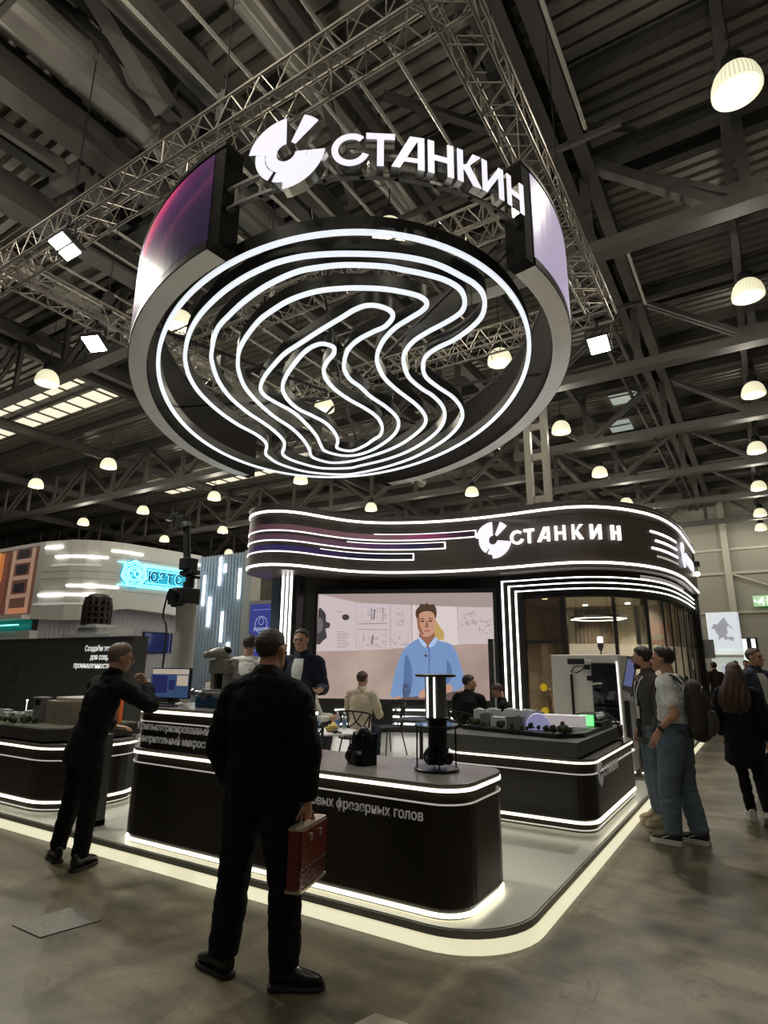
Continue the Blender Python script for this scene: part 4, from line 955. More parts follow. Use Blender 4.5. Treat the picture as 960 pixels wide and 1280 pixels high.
bm=NB();cyl(bm,(-.17,-.05,.12),(-.25,-.06,.12),.022);cyl(bm,(-.25,-.06,.12),(-.28,-.063,.12),.034);obj('micrometer_knob',bm,steelg,mi)
bm=NB();cyl(bm,(-.02,-.12,.11),(-.02,-.2,.11),.02);cyl(bm,(-.02,-.2,.11),(-.02,-.22,.11),.032);obj('micrometer_knob',bm,steelg,mi)
bm=NB();box(bm,-.09,.09,.03,.13,.155,.30);box(bm,-.085,-.045,-.06,.05,.155,.30);box(bm,.045,.085,-.06,.05,.155,.30);obj('column',bm,gry,mi,bev=.01)
bm=NB();box(bm,-.095,.095,-.08,.12,.29,.42);obj('optical_head',bm,gry,mi,bev=.015)
bm=NB();cyl(bm,(0,-.03,.29),(0,-.03,.2),.028);cyl(bm,(0,-.03,.2),(0,-.03,.175),.02);obj('objective',bm,steelb,mi)
bm=NB();cyl(bm,(.095,0,.36),(.14,0,.36),.028);cyl(bm,(.10,.04,.25),(.15,.04,.25),.045);cyl(bm,(.095,.0,.4),(.12,0,.4),.02);obj('focus_knob',bm,gry,mi)
bm=NB();tube(bm,[(0,0,.42),(0,-.03,.46),(-.02,-.07,.47),(-.07,-.12,.455)],[.07,.065,.05,.035],14,k=3);cyl(bm,(-.07,-.12,.455),(-.1,-.15,.45),.03);obj('eyepiece_tube',bm,gry,mi,smooth=True)
bm=NB();ball(bm,(.02,.0,.49),(.06,.055,.045));obj('turret_cover',bm,steelb,mi,smooth=True)
# ---- light column with the robot camera behind the counter
rc=thing('camera_column','tall pale column carrying a black motorised camera head above the front counter','camera stand',(-6.48,5.4,.12))
bm=NB();cyl(bm,(0,0,.03),(0,0,2.24),.135,28);obj('column',bm,mat('pale metal column',(.42,.41,.36),.4,.2),rc,smooth=False)
bm=NB();cyl(bm,(0,0,0),(0,0,.03),.25,28);obj('foot',bm,dkgrey,rc)
bm=NB();cbox(bm,(-.05,-.02,2.34),(.30,.3,.22));cbox(bm,(-.05,-.02,2.22),(.24,.24,.04));cm_=obj('camera_box',bm,black,rc,bev=.02)
bm=NB();cyl(bm,(-.05,-.17,2.34),(-.05,-.24,2.34),.08);obj('lens',bm,steelb,cm_)
bm=NB();cbox(bm,(.0,0,2.5),(.1,.12,.08));tube(bm,[(.02,0,2.5),(.02,0,2.62)],.06,14);obj('tilt_joint',bm,black,rc,bev=.01)
bm=NB();cbox(bm,(0,.0,2.66),(.26,.14,.06));bar(bm,(-.14,0,2.64),(.2,0,2.58),.04);obj('pan_bracket',bm,black,rc,bev=.01)
bm=NB();cbox(bm,(-.04,0,2.78),(.18,.18,.16));tube(bm,[(-.08,0,2.86),(-.14,0,3.28)],.05,12);tube(bm,[(-.14,0,3.28),(-.19,0,3.36)],.075,12);obj('upper_arm',bm,black,rc,bev=.012)
bm=NB();cbox(bm,(-.24,0,3.42),(.16,.12,.12));cbox(bm,(-.38,0,3.5),(.16,.1,.07));tube(bm,[(-.24,0,3.45),(-.5,0,3.42),(-.6,0,3.46)],.025,8);obj('top_bracket',bm,black,rc,bev=.01)
bm=NB();tube(bm,[(-.28,-.1,2.4),(-.34,-.1,2.1),(-.24,-.1,1.9),(-.25,-.1,1.3),(-.22,-.1,.9)],.013,8,k=4);obj('hanging_cable',bm,black,rc,smooth=True)
bs=thing('draped_case','black cloth-covered case standing behind the monitor','case',(-5.85,4.72,.12))
bm=NB();limb(bm,[(0,0,0),(0,0,.5),(0,0,1.0),(.04,0,1.28),(.1,0,1.36)],[(.16,.12),(.17,.13),(.16,.12),(.1,.08),(.03,.03)]);obj('cover',bm,mat('black cloth',(.01,.01,.011),.9),bs,smooth=True)
bm=NB();prism(bm,rr(-.18,.18,-.14,.14,.03),0,.04);obj('case_foot',bm,black,bs)
# ================================================================ CITY MODEL
cmo=thing('architectural_model','white and green city quarter model with a lit green block on a dark slab','model',(-2.3,7.0,.757))
bm=NB();prism(bm,rr(-.7,.67,-1.0,1.0,.02),.0,.03);prism(bm,rr(-.74,.71,-1.06,1.02,.01),.03,.155);obj('slab',bm,mat('graphite slab',(.06,.06,.06),.45,vs=4),cmo,bev=.003)
bm=NB();prism(bm,[(-.70,-.55),(.45,-.86),(.66,-.6),(.66,.7),(-.66,.8)],.156,.195);obj('ground_plate',bm,mat('black ground plate',(.012,.012,.013),.4),cmo,bev=.002)
wm=mat('white model card',(.66,.66,.68),.6);gm=mat('grey model card',(.2,.2,.21),.6);wl2=mat('lit model block',(.7,.66,.66),.5,0,(1,.9,.9),.25)
blds=[(-.58,-.32,.10,.10,.16,wm),(-.45,-.42,.11,.12,.13,gm),(-.50,-.1,.15,.12,.15,wm),(-.30,-.45,.14,.12,.10,wm),(-.22,-.25,.13,.14,.17,wm),(-.10,-.58,.09,.08,.12,gm),(.0,-.62,.10,.10,.13,gm),(-.02,-.30,.15,.14,.17,wm),(-.05,.0,.2,.14,.14,gm),(-.4,.3,.25,.15,.10,wm),(.05,.35,.3,.12,.08,gm),(.45,-.55,.17,.08,.05,wm),(.33,-.62,.08,.06,.03,gm)]
for (x,y,a,b,h,m_) in blds:
    bm=NB();cbox(bm,(x,y,.195+h/2),(a,b,h));
    if h>.12: cbox(bm,(x,y,.195+h+.006),(a*.6,b*.6,.012))
    bo=obj('model_building',bm,m_,cmo,bev=.002)
bm=NB();prism(bm,rr(-.03,.52,-.1,.1,.03),.195,.31,Matrix.Rotation(R(8),4,'Z'));obj('model_building',bm,wl2,cmo,label='long softly lit block')
bm=NB();pts=[(.13*math.cos(R(a)),.16*math.sin(R(a))) for a in range(0,180,15)]+[(-.13,0)];prism(bm,pts,-.08,.08,Matrix.Translation((.16,-.50,.195))@Matrix.Rotation(R(20),4,'Z')@Matrix.Rotation(R(90),4,'X'));obj('model_building',bm,mat('lavender lit card',(.6,.6,.75),.5,0,(.5,.5,.95),.3),cmo,label='rounded lavender lit hall')
bm=NB();box(bm,.43,.58,.12,.16,.2,.315);obj('green_block',bm,led('green lit block',(.12,.95,.22),1.0),cmo)
bm=NB();box(bm,.52,.66,.15,.68,.2,.24);box(bm,.3,.6,.45,.8,.2,.3);obj('model_building',bm,steelb,cmo,label='dark low block')
bm=NB();bar(bm,(.42,-.40,.2),(.6,-.05,.2),.012,.006);bar(bm,(.5,-.45,.2),(.66,-.1,.2),.012,.006);obj('model_road',bm,cupm,cmo)
tg=mat('model tree green',(.045,.06,.022),.9,vs=30,var=.4)
rnd=random.Random(5)
def mtree(parent,x,y,z,r):
    bm=NB();ball(bm,(x,y,z+r*1.3),(r,r,r*1.15),nu=7,nv=5);ball(bm,(x+r*.4,y,z+r*1.9),(r*.6,r*.6,r*.7),nu=6,nv=4);cyl(bm,(x,y,z),(x,y,z+r),r*.15,5)
    obj('model_tree',bm,tg,parent,smooth=True)
for i in range(52):
    t_=rnd.random();x=-.64+1.2*t_;y=-.50-.28*t_+rnd.uniform(-.03,.12) if i<34 else rnd.uniform(-.2,.6)
    mtree(cmo,x,y,.195,rnd.uniform(.018,.034))
for k,(x,y) in enumerate(((-1.70,7.72),(-1.62,7.42))):
    t=thing('gooseneck_lamp','x','lamp',(x,y,.757))
    t['label']=('small bent gooseneck lamp at the corner of the city model, the farther one','small bent gooseneck lamp at the corner of the city model, the nearer one')[k]
    bm=NB();tube(bm,[(0.13,0,0),(.13,0,.1),(.1,0,.2),(.03,-.0,.28),(-.06,0,.3)],.008,6,k=4);obj('lamp_neck',bm,black,t,smooth=True)
    bm=NB();tube(bm,[(-.04,0,.3),(-.12,0,.27)],[.02,.035],10);obj('lamp_head',bm,cupm,t);bm=NB();cyl(bm,(.13,0,0),(.13,0,.012),.03,12);obj('lamp_base',bm,black,t)
# ================================================================ FACTORY MODEL, left counter
fm_=thing('architectural_model','factory model with a ribbed beige hall and shrubs on a slab at the left','model',(-7.6,4.3,.772))
bm=NB();prism(bm,rr(-1.6,.95,-.5,.5,.02),0,.02);prism(bm,[(-1.7,-.56),(1.05,-.56),(1.22,-.3),(1.22,.5),(-1.7,.5)],.02,.145);obj('slab',bm,mat('brown slab',(.05,.045,.04),.45,vs=4),fm_,bev=.003)
bm=NB();prism(bm,[(-1.68,-.54),(1.03,-.54),(1.2,-.3),(1.2,.48),(-1.68,.48)],.145,.152);obj('lawn',bm,mat('model lawn',(.07,.075,.045),.9,vs=20,var=.3),fm_)
bg=mat('beige ribbed card',(.36,.30,.24),.7,vs=10)
bm=NB();P=cr([[.30,-.12],[.5,-.2],[.75,-.2],[1.0,-.1],[1.08,.1],[1.0,.35],[.4,.4],[.3,.2]],4,True);prism(bm,P,.15,.39)
n=len(P)
for i in range(0,n):
    x,y=P[i];cbox(bm,(x,y,.27),(.022,.022,.25))
    x2,y2=P[(i+1)%n];cbox(bm,((x+x2)/2,(y+y2)/2,.27),(.018,.018,.25))
hall=obj('model_hall',bm,bg,fm_)
bm=NB();prism(bm,[(x*.8+.14,y*.8+.03) for x,y in P],.39,.43);obj('roof_block',bm,mat('pale roof card',(.4,.38,.35),.7),hall)
bm=NB();cbox(bm,(.28,-.18,.28),(.16,.12,.26));cbox(bm,(.28,-.19,.42),(.17,.13,.02));obj('model_tower',bm,gm,fm_,bev=.003)
bm=NB();cbox(bm,(.28,-.246,.37),(.09,.006,.06));obj('model_window',bm,steelb,fm_)
rnd=random.Random(8)
for i in range(26):
    x=-1.5+i*.065;y=-.3+rnd.uniform(-.05,.25);bm=NB();cbox(bm,(x,y,.15+.05),(rnd.uniform(.05,.1),.08,rnd.uniform(.06,.14)));obj('model_building',bm,wm if rnd.random()<.6 else gm,fm_)
for i in range(46):
    x=-1.55+i*.045+rnd.uniform(-.02,.02);mtree(fm_,x,-.42+rnd.uniform(-.05,.1),.15,rnd.uniform(.02,.035))
bm=NB();bar(bm,(1.12,.28,.15),(1.12,.28,.52),.03);obj('orange_post',bm,mat('orange post',(.5,.12,.03),.5,0,(1,.2,.03),.15),fm_)
for k in range(4):
    bm=NB();x=-1.18+k*.32;cyl(bm,(x,.42,.15),(x,.42,.30),.004,5);ball(bm,(x,.42,.31),.014,nu=8,nv=6);obj('model_lamp',bm,led('tiny lamp',(1,1,1),3) if k>=0 else black,fm_)
# ================================================================ DARK PARTITION with slogan
dw=thing('slogan_partition','dark grey partition wall with a white three-line slogan, behind the left counter','partition')
bm=NB();box(bm,-13.6,-8.35,5.98,6.25,.12,1.98);obj('wall_panel',bm,mat('charcoal partition',(.035,.034,.032),.6,vs=2,var=.2),dw)
bm=NB();box(bm,-13.6,-8.35,5.96,6.27,1.98,2.0);obj('top_trim',bm,dkgrey,dw)
wt=led('white slogan',(.95,.95,.92),.55)
for s_,z,x in (('Создаём технологии',1.775,-8.42),('для современной',1.64,-8.42),('промышленности России',1.505,-8.42)):
    text('slogan_line',s_,.125,face_M((x,5.972,z),(1,0,0)),wt,dw,.002,.0015,align='RIGHT',sx=.92)
bm=NB();faint=mat('faint relief',(.055,.054,.05),.5)
for i in range(5):
    for j in range(4):
        if (i in(0,1,4) or j==0): box(bm,-12.1+i*.15,-12.0+i*.15,5.965,5.98,1.1+j*.13,1.2+j*.13)
obj('relief_pattern',bm,faint,dw)
bk=thing('cage_gear_part','dark barrel-shaped metal cage on a white stepped pedestal above the partition','machine part',(-10.95,6.9,1.0))
bm=NB();prism(bm,rr(-.55,.95,-.25,.4,.02),-.88,1.1);prism(bm,rr(-.5,.8,-.2,.35,.02),1.1,1.22);prism(bm,rr(-.12,.5,-.24,.2,.02),1.22,1.28);obj('pedestal',bm,mat('white board',(.5,.5,.47),.5),bk)
cg=mat('cast brown metal',(.03,.022,.018),.5,.3)
bm=NB();n=14;cx=.12
for i in range(n):
    a=2*PI*i/n;P=[(cx+.24*s*math.cos(a),.24*s*math.sin(a),z) for s,z in ((.98,1.28),(1.0,1.45),(1.0,1.65),(.9,1.8))]
    for p,q in zip(P,P[1:]): bar(bm,p,q,.045)
for s,z in ((.98,1.30),(1.0,1.41),(1.0,1.52),(1.0,1.63),(.96,1.74)):
    rs=[[V((cx+.24*s*f*math.cos(2*PI*i/28),.24*s*f*math.sin(2*PI*i/28),z+dz)) for f,dz in ((.9,-.02),(1.06,-.02),(1.06,.02),(.9,.02))] for i in range(28)];rings(bm,rs,closed=True)
obj('cage',bm,cg,bk);bm=NB();lathe(bm,[(.22,1.76),(.22,1.8),(.17,1.86),(.08,1.88)],(cx,0,0),24);obj('cage_lid',bm,cg,bk,smooth=True)
# ================================================================ NEIGHBOURING STAND
nb=thing('neighbour_stand','tall white curved exhibition stand with light dashes and a cyan neon sign at the left','stand')
PL=[(-26,11.1),(-21.9,11.1),(-20.8,11.15),(-19.9,11.4),(-19.2,11.9),(-18.85,12.7),(-18.7,13.7),(-18.6,14.8),(-18.5,15.9)]
cum=[0]
for a,b in zip(PL,PL[1:]): cum.append(cum[-1]+math.dist(a,b))
def PS(s):
    for i in range(len(PL)-1):
        if s<=cum[i+1] or i==len(PL)-2:
            t=(s-cum[i])/(cum[i+1]-cum[i]);return (PL[i][0]+(PL[i+1][0]-PL[i][0])*t,PL[i][1]+(PL[i+1][1]-PL[i][1])*t)
def PR(s0,s1,n=10): return [PS(s0+(s1-s0)*i/n) for i in range(n+1)]
facm=mat('off white fascia',(.85,.84,.79),.5,vs=.6,var=.06)
# fascia with an arched opening on its right half
bm=NB();S=[0,2,4,5,6.2,6.7,7.2,7.5,7.87,8.3,9.2,10.2,11.15];B=[3.1,3.1,3.1,2.98,2.93,2.95,3.03,3.16,3.34,3.40,3.36,3.3,3.25]
rs=[]
for s,b in zip(S,B):
    x,y=PS(s);x2,y2=PS(min(s+.1,11.15));x0_,y0_=PS(max(s-.1,0));dx,dy=x2-x0_,y2-y0_;L=math.hypot(dx,dy);nx,ny=dy/L,-dx/L
    rs.append([V((x,y,b)),V((x,y,5.68)),V((x-nx*.4,y-ny*.4,5.68)),V((x-nx*.4,y-ny*.4,b))])
rings(bm,rs);nf=obj('fascia',bm,facm,nb)
bm=NB();
for z in (4.6,3.98,5.15,4.35): ribbon(bm,PR(5,11.1,20),z-.006,z+.006,.01,.004)
obj('fascia_joint',bm,mat('joint shade',(.3,.29,.27),.6),nf)
for s0,s1,z0,z1,m_ in ((5.02,5.78,5.44,5.46,1),(5.56,7.42,5.14,5.06,1),(5.42,7.25,4.83,4.77,0),(7.51,8.63,5.37,5.35,1),(10.4,11.05,5.31,5.29,1),(6.17,7.87,4.13,4.06,1),(5.0,7.36,3.79,3.79,1),(4.8,7.22,3.48,3.48,0),(9.95,10.43,3.75,3.75,1),(10.8,11.1,3.76,3.76,1)):
    z=(z0+z1)/2;w_=.03 if m_ else .014
    bm=NB();ribbon(bm,PR(s0,s1,8),z-w_,z+w_,.04,.03);obj('light_dash',bm,LEDw if m_ else LEDs,nf)
# neon plate
cy=led('cyan neon',(.15,.85,1),2.2);cyd=mat('cyan lit plate',(.02,.2,.3),.4,0,(.01,.42,.60),.75);navy=mat('navy letter',(.002,.02,.06),.5,0,(.0,.05,.12),.6)
pts=PR(8.3,10.5,8);bm=NB();ribbon(bm,pts,4.28,4.92,.03,.03);ns=obj('neon_plate',bm,cyd,nf)
bm=NB()
for z,a in ((5.0,7.74),(4.92,8.0),(4.84,8.8),(4.36,8.8),(4.28,7.95),(4.2,7.8)): ribbon(bm,PR(a,10.5,10),z-.014,z+.014,.03,.055)
obj('neon_tube',bm,cy,ns)
p=PS(8.33);Mn=face_M((p[0]+.07,p[1],4.62),(.12,1,0))
bm=NB()
for r_,w_ in ((.47,.035),(.38,.02)): rings(bm,[[V((math.sin(2*PI*i/7)*(r_+dw_),math.cos(2*PI*i/7)*(r_+dw_),z)) for dw_,z in ((-w_,0),(w_,0),(w_,.03),(-w_,.03))] for i in range(7)],closed=True)
for r_ in (.27,.2): rings(bm,[[V((math.sin(2*PI*i/24)*(r_+dw_),math.cos(2*PI*i/24)*(r_+dw_),z)) for dw_,z in ((-.02,0),(.02,0),(.02,.03),(-.02,.03))] for i in range(24)],closed=True)
for v in bm.verts: v.co=Mn@v.co
obj('neon_tube',bm,cy,ns)
bm=NB();sector(bm,.0001,.5,0,359.9,-.02,-.001,Mn,14);obj('emblem_plate',bm,cyd,ns)
text('emblem_letter','З',.3,Mn@Matrix.Translation((-.13,-.1,.01)),cy,ns,.01,.006);text('emblem_letter','С',.3,Mn@Matrix.Translation((-.01,-.1,.012)),cy,ns,.01,.006)
for ch,s in zip('ЮЗТС',(8.86,9.30,9.62,9.98)):
    p=PS(s);M=face_M((p[0]+.03,p[1],4.44),(.1,1,0))
    text('sign_letter',ch,.46,M@Matrix.Translation((0,0,.01)),cy,ns,.004,.028,sx=.85);text('sign_letter',ch,.46,M@Matrix.Translation((0,0,.03)),navy,ns,.004,.014,sx=.85)
# large photograph panel at the left of the fascia
ph=obj('picture_panel',(lambda b:ribbon(b,PR(0,4.66,2),3.18,5.55,.03,.02) or b)(NB()),mat('picture dark brown',(.05,.03,.02),.5,0,(.10,.045,.03),.7,vs=1,var=.5),nf)
def pic_box(x0,x1,z0,z1,c,e=.8,d=.0): 
    bm=NB();box(bm,x0,x1,11.06-d-.003,11.065,z0,z1);obj('picture_detail',bm,mat('picture %.2f %.2f %.2f'%c,(.02,.02,.02),.5,0,c,e,vs=2,var=.3),ph)
pic_box(-24.3,-23.2,3.3,5.4,(.16,.05,.03),.8,.002);pic_box(-24.4,-23.5,4.4,5.45,(.55,.17,.04),.8,.004);pic_box(-23.95,-23.8,3.3,5.5,(.8,.3,.06),.8,.006)
for x in (-22.95,-21.65): pic_box(x,x+.22,3.2,5.5,(.38,.22,.15),.8,.004)
for z in (3.2,3.75,4.4,5.0): pic_box(-22.9,-21.5,z,z+.14,(.34,.2,.14),.8,.006)
for z in (3.95,4.6,5.16): pic_box(-22.55,-21.85,z,z+.32,(.012,.01,.012),.8,.008)
pic_box(-22.7,-21.5,3.2,3.4,(.5,.2,.1),.8,.01);pic_box(-25.5,-22.9,3.2,3.55,(.12,.04,.03),.8,.007)
bm=NB();ribbon(bm,[(-26,11.0),(-21.2,11.0)],2.98,3.12,.3,.2);ribbon(bm,[(-26,11.1),(-20.9,11.1)],2.2,2.6,.3,.1);obj('lower_ledge',bm,facm,nf)
bm=NB();ribbon(bm,[(-26,10.95),(-21.6,10.95)],2.78,2.82,.03,.03);obj('teal_led',bm,led('teal led',(.2,1,.8),2.5),nf)
bm=NB();ribbon(bm,[(-26,11.15),(-21.2,11.15)],2.6,2.98,.03,.0);obj('teal_backing',bm,mat('teal backing',(.0,.06,.055),.4,0,(.0,.15,.13),.4),nf)
# ribbed curtain wall under the arch
rib=mat('grey violet ribbed wall',(.62,.59,.64),.7,vs=1);bm=NB();P=PR(6.0,11.1,1);
pts=[];N_=70
for i in range(N_+1):
    x,y=PS(5.6+5.5*i/N_);pts.append((x-.55+(.07 if i%2 else 0),y))
ribbon(bm,pts,0,3.7,.05,0);obj('ribbed_wall',bm,rib,nb)
bm=NB();cbox(bm,(-19.1,14.95,2.28),(.06,1.8,.76));tv=obj('wall_television',bm,black,nb);bm=NB();cbox(bm,(-19.06,14.95,2.28),(.01,1.7,.68));obj('television_picture',bm,mat('tv navy',(.005,.006,.02),.15,0,(.01,.015,.07),.8),tv)
bm=NB();box(bm,-19.0,-18.6,15.5,15.88,0,4.9);obj('beige_post',bm,mat('beige post',(.5,.44,.36),.6),nb)
bm=NB();box(bm,-20.6,-18.9,12.6,15.8,3.45,3.6);obj('arch_ceiling',bm,facm,nb)
bm=NB();P=[(-19.3,12.2),(-18.75,13.4),(-18.7,15.2)];ribbon(bm,P,0,1.0,.4,.2);obj('low_counter',bm,facm,nb)
# pale blue slatted wall with upright light dashes
sw=thing('slatted_wall','pale blue upright-slatted wall with vertical light dashes, left of the pavilion','wall panel')
sl=mat('pale blue slats',(.50,.60,.72),.5,vs=1,var=.1)
bm=NB();pts=[]
x=-18.45;i=0
while x<-15.9: pts.append((x,15.9-(.09 if i%4<2 else 0)));x+=.09 if i%2==0 else .02;i+=1
pts=[(-18.45+.16*j+dx,15.9-dy) for j in range(16) for dx,dy in ((0,0),(.02,.06),(.08,.06),(.10,0))]
ribbon(bm,pts,0,5.6,.1,0);so=obj('slats',bm,sl,sw)
bm=NB();box(bm,-15.9,-15.5,15.7,16.2,0,5.62);obj('end_post',bm,mat('pale end post',(.6,.6,.57),.5),sw)
for x,z0,z1 in ((-17.26,4.42,5.5),(-18.08,3.7,4.85),(-17.72,2.9,4.0),(-16.22,3.88,4.98),(-16.98,2.33,3.42),(-16.59,1.4,2.3),(-17.0,4.9,5.2)):
    bm=NB();box(bm,x-.035,x+.035,15.78,15.83,z0,z1);obj('light_dash',bm,LEDw,so)
# blue information board between the stands
ib=thing('information_board','blue lit information board with a circle emblem in a pale frame, left of the pillar','board',(-13.2,14.0,0))
bm=NB();box(bm,-.62,.55,-.05,.05,1.6,3.5);obj('board_frame',bm,mat('pale frame',(.5,.5,.53),.5),ib)
bm=NB();box(bm,-.53,.46,-.06,-.05,1.7,3.38);bb=obj('board_picture',bm,mat('board blue',(.02,.02,.06),.4,0,(.035,.045,.23),.9),ib)
bl=led('pale blue print',(.4,.5,.9),.5);Mi=face_M((-.03,-.062,2.75),(1,0,0))
bm=NB();sector(bm,.24,.26,0,359.9,0,.004,Mi,30);obj('board_circle',bm,bl,bb)
bm=NB();sector(bm,.1,.115,0,359.9,0,.004,face_M((-.03,-.062,2.85),(1,0,0)),20);box(bm,-.4,.35,-.064,-.062,3.2,3.21);
for i in range(9): box(bm,-.33+i*.075,-.29+i*.075,-.064,-.062,2.56,2.66)
for i in range(5): box(bm,-.45+i*.07,-.40+i*.07,-.064,-.062,2.1,2.14);box(bm,-.45+i*.07,-.41+i*.07,-.064,-.062,1.95,1.98)
obj('board_print',bm,bl,bb)
bm=NB();box(bm,-.5,-.4,-.03,.03,0,1.6);box(bm,.33,.43,-.03,.03,0,1.6);obj('board_leg',bm,dkgrey,ib)
fs=thing('far_stand','dim dark stand with a bright window block and pale shelf, far behind the pavilion pillar','stand',(-12.2,19.4,0))
bm=NB();box(bm,-6,3.6,0,.4,0,5.2);obj('back_panel',bm,mat('dim brown wall',(.10,.085,.07),.7),fs)
bm=NB();box(bm,-3.2,-.6,-.1,0,3.3,4.2);obj('window_block',bm,led('pale lit window',(.95,1,.8),.6),fs)
bm=NB();box(bm,-3.6,2,-.14,-.02,2.9,3.2);box(bm,-1.4,-.6,-.14,-.02,0,1.9);obj('shelf_board',bm,mat('pale board',(.4,.42,.4),.6),fs)
bm=NB();bar(bm,(-1.9,-.12,3.3),(-1.2,-.12,4.2),.12);bar(bm,(-2.4,-.12,3.3),(-2.4,-.12,4.2),.08);obj('window_bar',bm,black,fs)
# ================================================================ RIGHT BACKGROUND
mp_=thing('map_stand','white lit stand with a grey map on its upper panel, far down the right aisle','stand',(-1.25,26,0))
bm=NB();prism(bm,rr(-.55,.52,0,.5,.08),2.2,3.55);ms=obj('upper_panel',bm,led('pale lit panel',(.78,.86,.95),.62),mp_,bev=.03)
mg=mat('map grey',(.3,.3,.32),.6,0,(.38,.39,.44),.62)
mapp=[(-.38,.85),(-.3,.98),(-.2,.95),(-.1,1.08),(0,1.2),(.08,1.22),(.1,1.1),(.2,.9),(.3,.78),(.26,.76),(.16,.88),(.1,.8),(.12,.6),(.05,.52),(.1,.42),(.2,.45),(.28,.4),(.26,.25),(.18,.3),(.08,.35),(0,.3),(-.05,.42),(-.15,.38),(-.22,.28),(-.2,.5),(-.28,.62),(-.3,.76),(-.42,.78)]
P=[tuple(q) for q in cr([list(p) for p in mapp],2,True)]
bm=NB();vs=[bm.verts.new((x,-.004,z*.9+2.25)) for x,z in P];es=[bm.edges.new((vs[i],vs[(i+1)%len(vs)])) for i in range(len(vs))];bmesh.ops.triangle_fill(bm,edges=es,use_beauty=True)
me=bpy.data.meshes.new('map');bm.to_mesh(me);bm.free();obj('map_print',me,mg,ms)
bm=NB();box(bm,-.55,.52,.3,.5,0,2.2);obj('lower_wall',bm,led('greenish lit wall',(.62,.72,.62),.5),mp_)
bm=NB();box(bm,-.55,.52,.0,.3,1.9,2.0);obj('canopy',bm,facm,mp_)
bm=NB();box(bm,-.25,.35,.27,.3,1.1,1.6);obj('lit_screen',bm,led('violet screen',(.35,.36,.55),.6),mp_)
bm=NB();box(bm,-.4,.3,-.3,.1,0,1.0);obj('front_desk',bm,facm,mp_)
t=thing('light_tower','dark upright with two greenish white light strips, right of the map stand','stand',(-.45,26.5,0))
bm=NB();box(bm,-.3,.22,0,.3,0,2.62);obj('tower_body',bm,black,t)
for x in (-.2,.08): bm=NB();box(bm,x-.07,x+.06,-.02,0,1.3,2.58);obj('light_strip',bm,led('green white strip',(.85,1,.88),1.2),t)
ex=thing('exit_sign','green exit sign with a white running figure and arrow high on the back wall','sign',(.15,45.6,5.65))
bm=NB();box(bm,-.48,.8,0,.2,-.34,.34);eb=obj('sign_box',bm,led('green sign',(.02,.28,.06),.9),ex)
bm=NB();ws=led('sign white',(.85,1,.85),1.0)
ball(bm,(.05,-.02,.2),.06,nu=8,nv=6)
for a,b in (((.03,.12),(-.03,-.05)),((-.03,-.05),(.1,-.12)),((.1,-.12),(.06,-.28)),((-.03,-.05),(-.14,-.14)),((-.14,-.14),(-.24,-.12)),((.02,.1),(-.12,.04)),((.03,.1),(.13,.03)),((-.12,.04),(-.16,-.05))): bar(bm,(a[0],-.02,a[1]),(b[0],-.02,b[1]),.055)
bar(bm,(-.44,-.02,.0),(-.3,-.02,.0),.05);bar(bm,(-.42,-.02,0),(-.36,-.02,.08),.04);bar(bm,(-.42,-.02,0),(-.36,-.02,-.08),.04);box(bm,.3,.34,-.02,0,-.3,.3);box(bm,.5,.54,-.02,0,-.3,.3);obj('running_figure',bm,ws,eb)
sf=thing('small_floodlight','small black floodlight on an arm at the top right corner of the pavilion','floodlight',(-1.36,18.6,4.05))
bm=NB();cbox(bm,(0,0,.3),(.16,.2,.14));bar(bm,(-.05,0,.3),(-.05,0,.6),.04);obj('housing',bm,black,sf,bev=.01);bm=NB();ball(bm,(0,-.03,.02),.07,nu=10,nv=8);obj('lit_bulb',bm,led('small bulb',(1,1,.85),6),sf,smooth=True);bm=NB();bar(bm,(0,0,.05),(0,0,.25),.03);obj('arm',bm,black,sf)
# ================================================================ MACHINE TOOL
mt_=thing('machine_tool','pale grey enclosed milling machine with a dark glass door, in front of the glazed room','machine',(-2.3,9.9,.12))
enam=mat('pale machine enamel',(.84,.82,.78),.4,vs=3,var=.05);enam2=mat('grey machine enamel plate',(.3,.3,.3),.4)
bm=NB();prism(bm,rr(-.56,.45,-.45,.5,.04),.06,1.64);obj('enclosure',bm,enam,mt_,bev=.012)
bm=NB();box(bm,-.26,.06,-.475,-.45,.36,1.56);obj('sliding_door',bm,mat('pale door enamel',(.86,.84,.80),.4),mt_,bev=.006)
bm=NB();bar(bm,(-.24,-.50,1.35),(-.24,-.50,.52),.045,.03);tube(bm,[(-.24,-.5,1.38),(-.18,-.53,1.46),(-.05,-.52,1.47),(-.08,-.52,1.41),(-.18,-.53,1.37)],.009,6,k=3);obj('door_handle',bm,black,mt_)
wn=glass('machine window',(.35,.38,.45),.12)
bm=NB();box(bm,.06,.40,-.46,-.452,.38,1.5);obj('work_cavity',bm,mat('dark cavity',(.01,.01,.015),.3),mt_)
bm=NB();prism(bm,rr(.05,.41,.36,1.52,.02),0,.02,Matrix.Translation((0,-.485,0))@Matrix(((1,0,0,0),(0,0,1,0),(0,1,0,0),(0,0,0,1))));obj('window_pane',bm,wn,mt_)
bm=NB()
for r_,c_ in ((.14,(.12,1.16)),(.10,(.12,1.16)),(.055,(.12,1.16)),(.10,(.16,.62)),(.06,(.16,.62))):
    rings(bm,[[V((c_[0]+(r_+d)*math.cos(2*PI*i/24),-.47+e_,c_[1]+1.25*(r_+d)*math.sin(2*PI*i/24))) for d,e_ in ((-.012,0),(.012,0),(.012,.012),(-.012,.012))] for i in range(24)],closed=True)
cbox(bm,(.14,-.465,.85),(.14,.02,.12));cyl(bm,(.14,-.466,.74),(.14,-.466,.68),.03,10)
obj('spindle_carriage',bm,mat('tool silver',(.35,.34,.33),.3,.8),mt_)
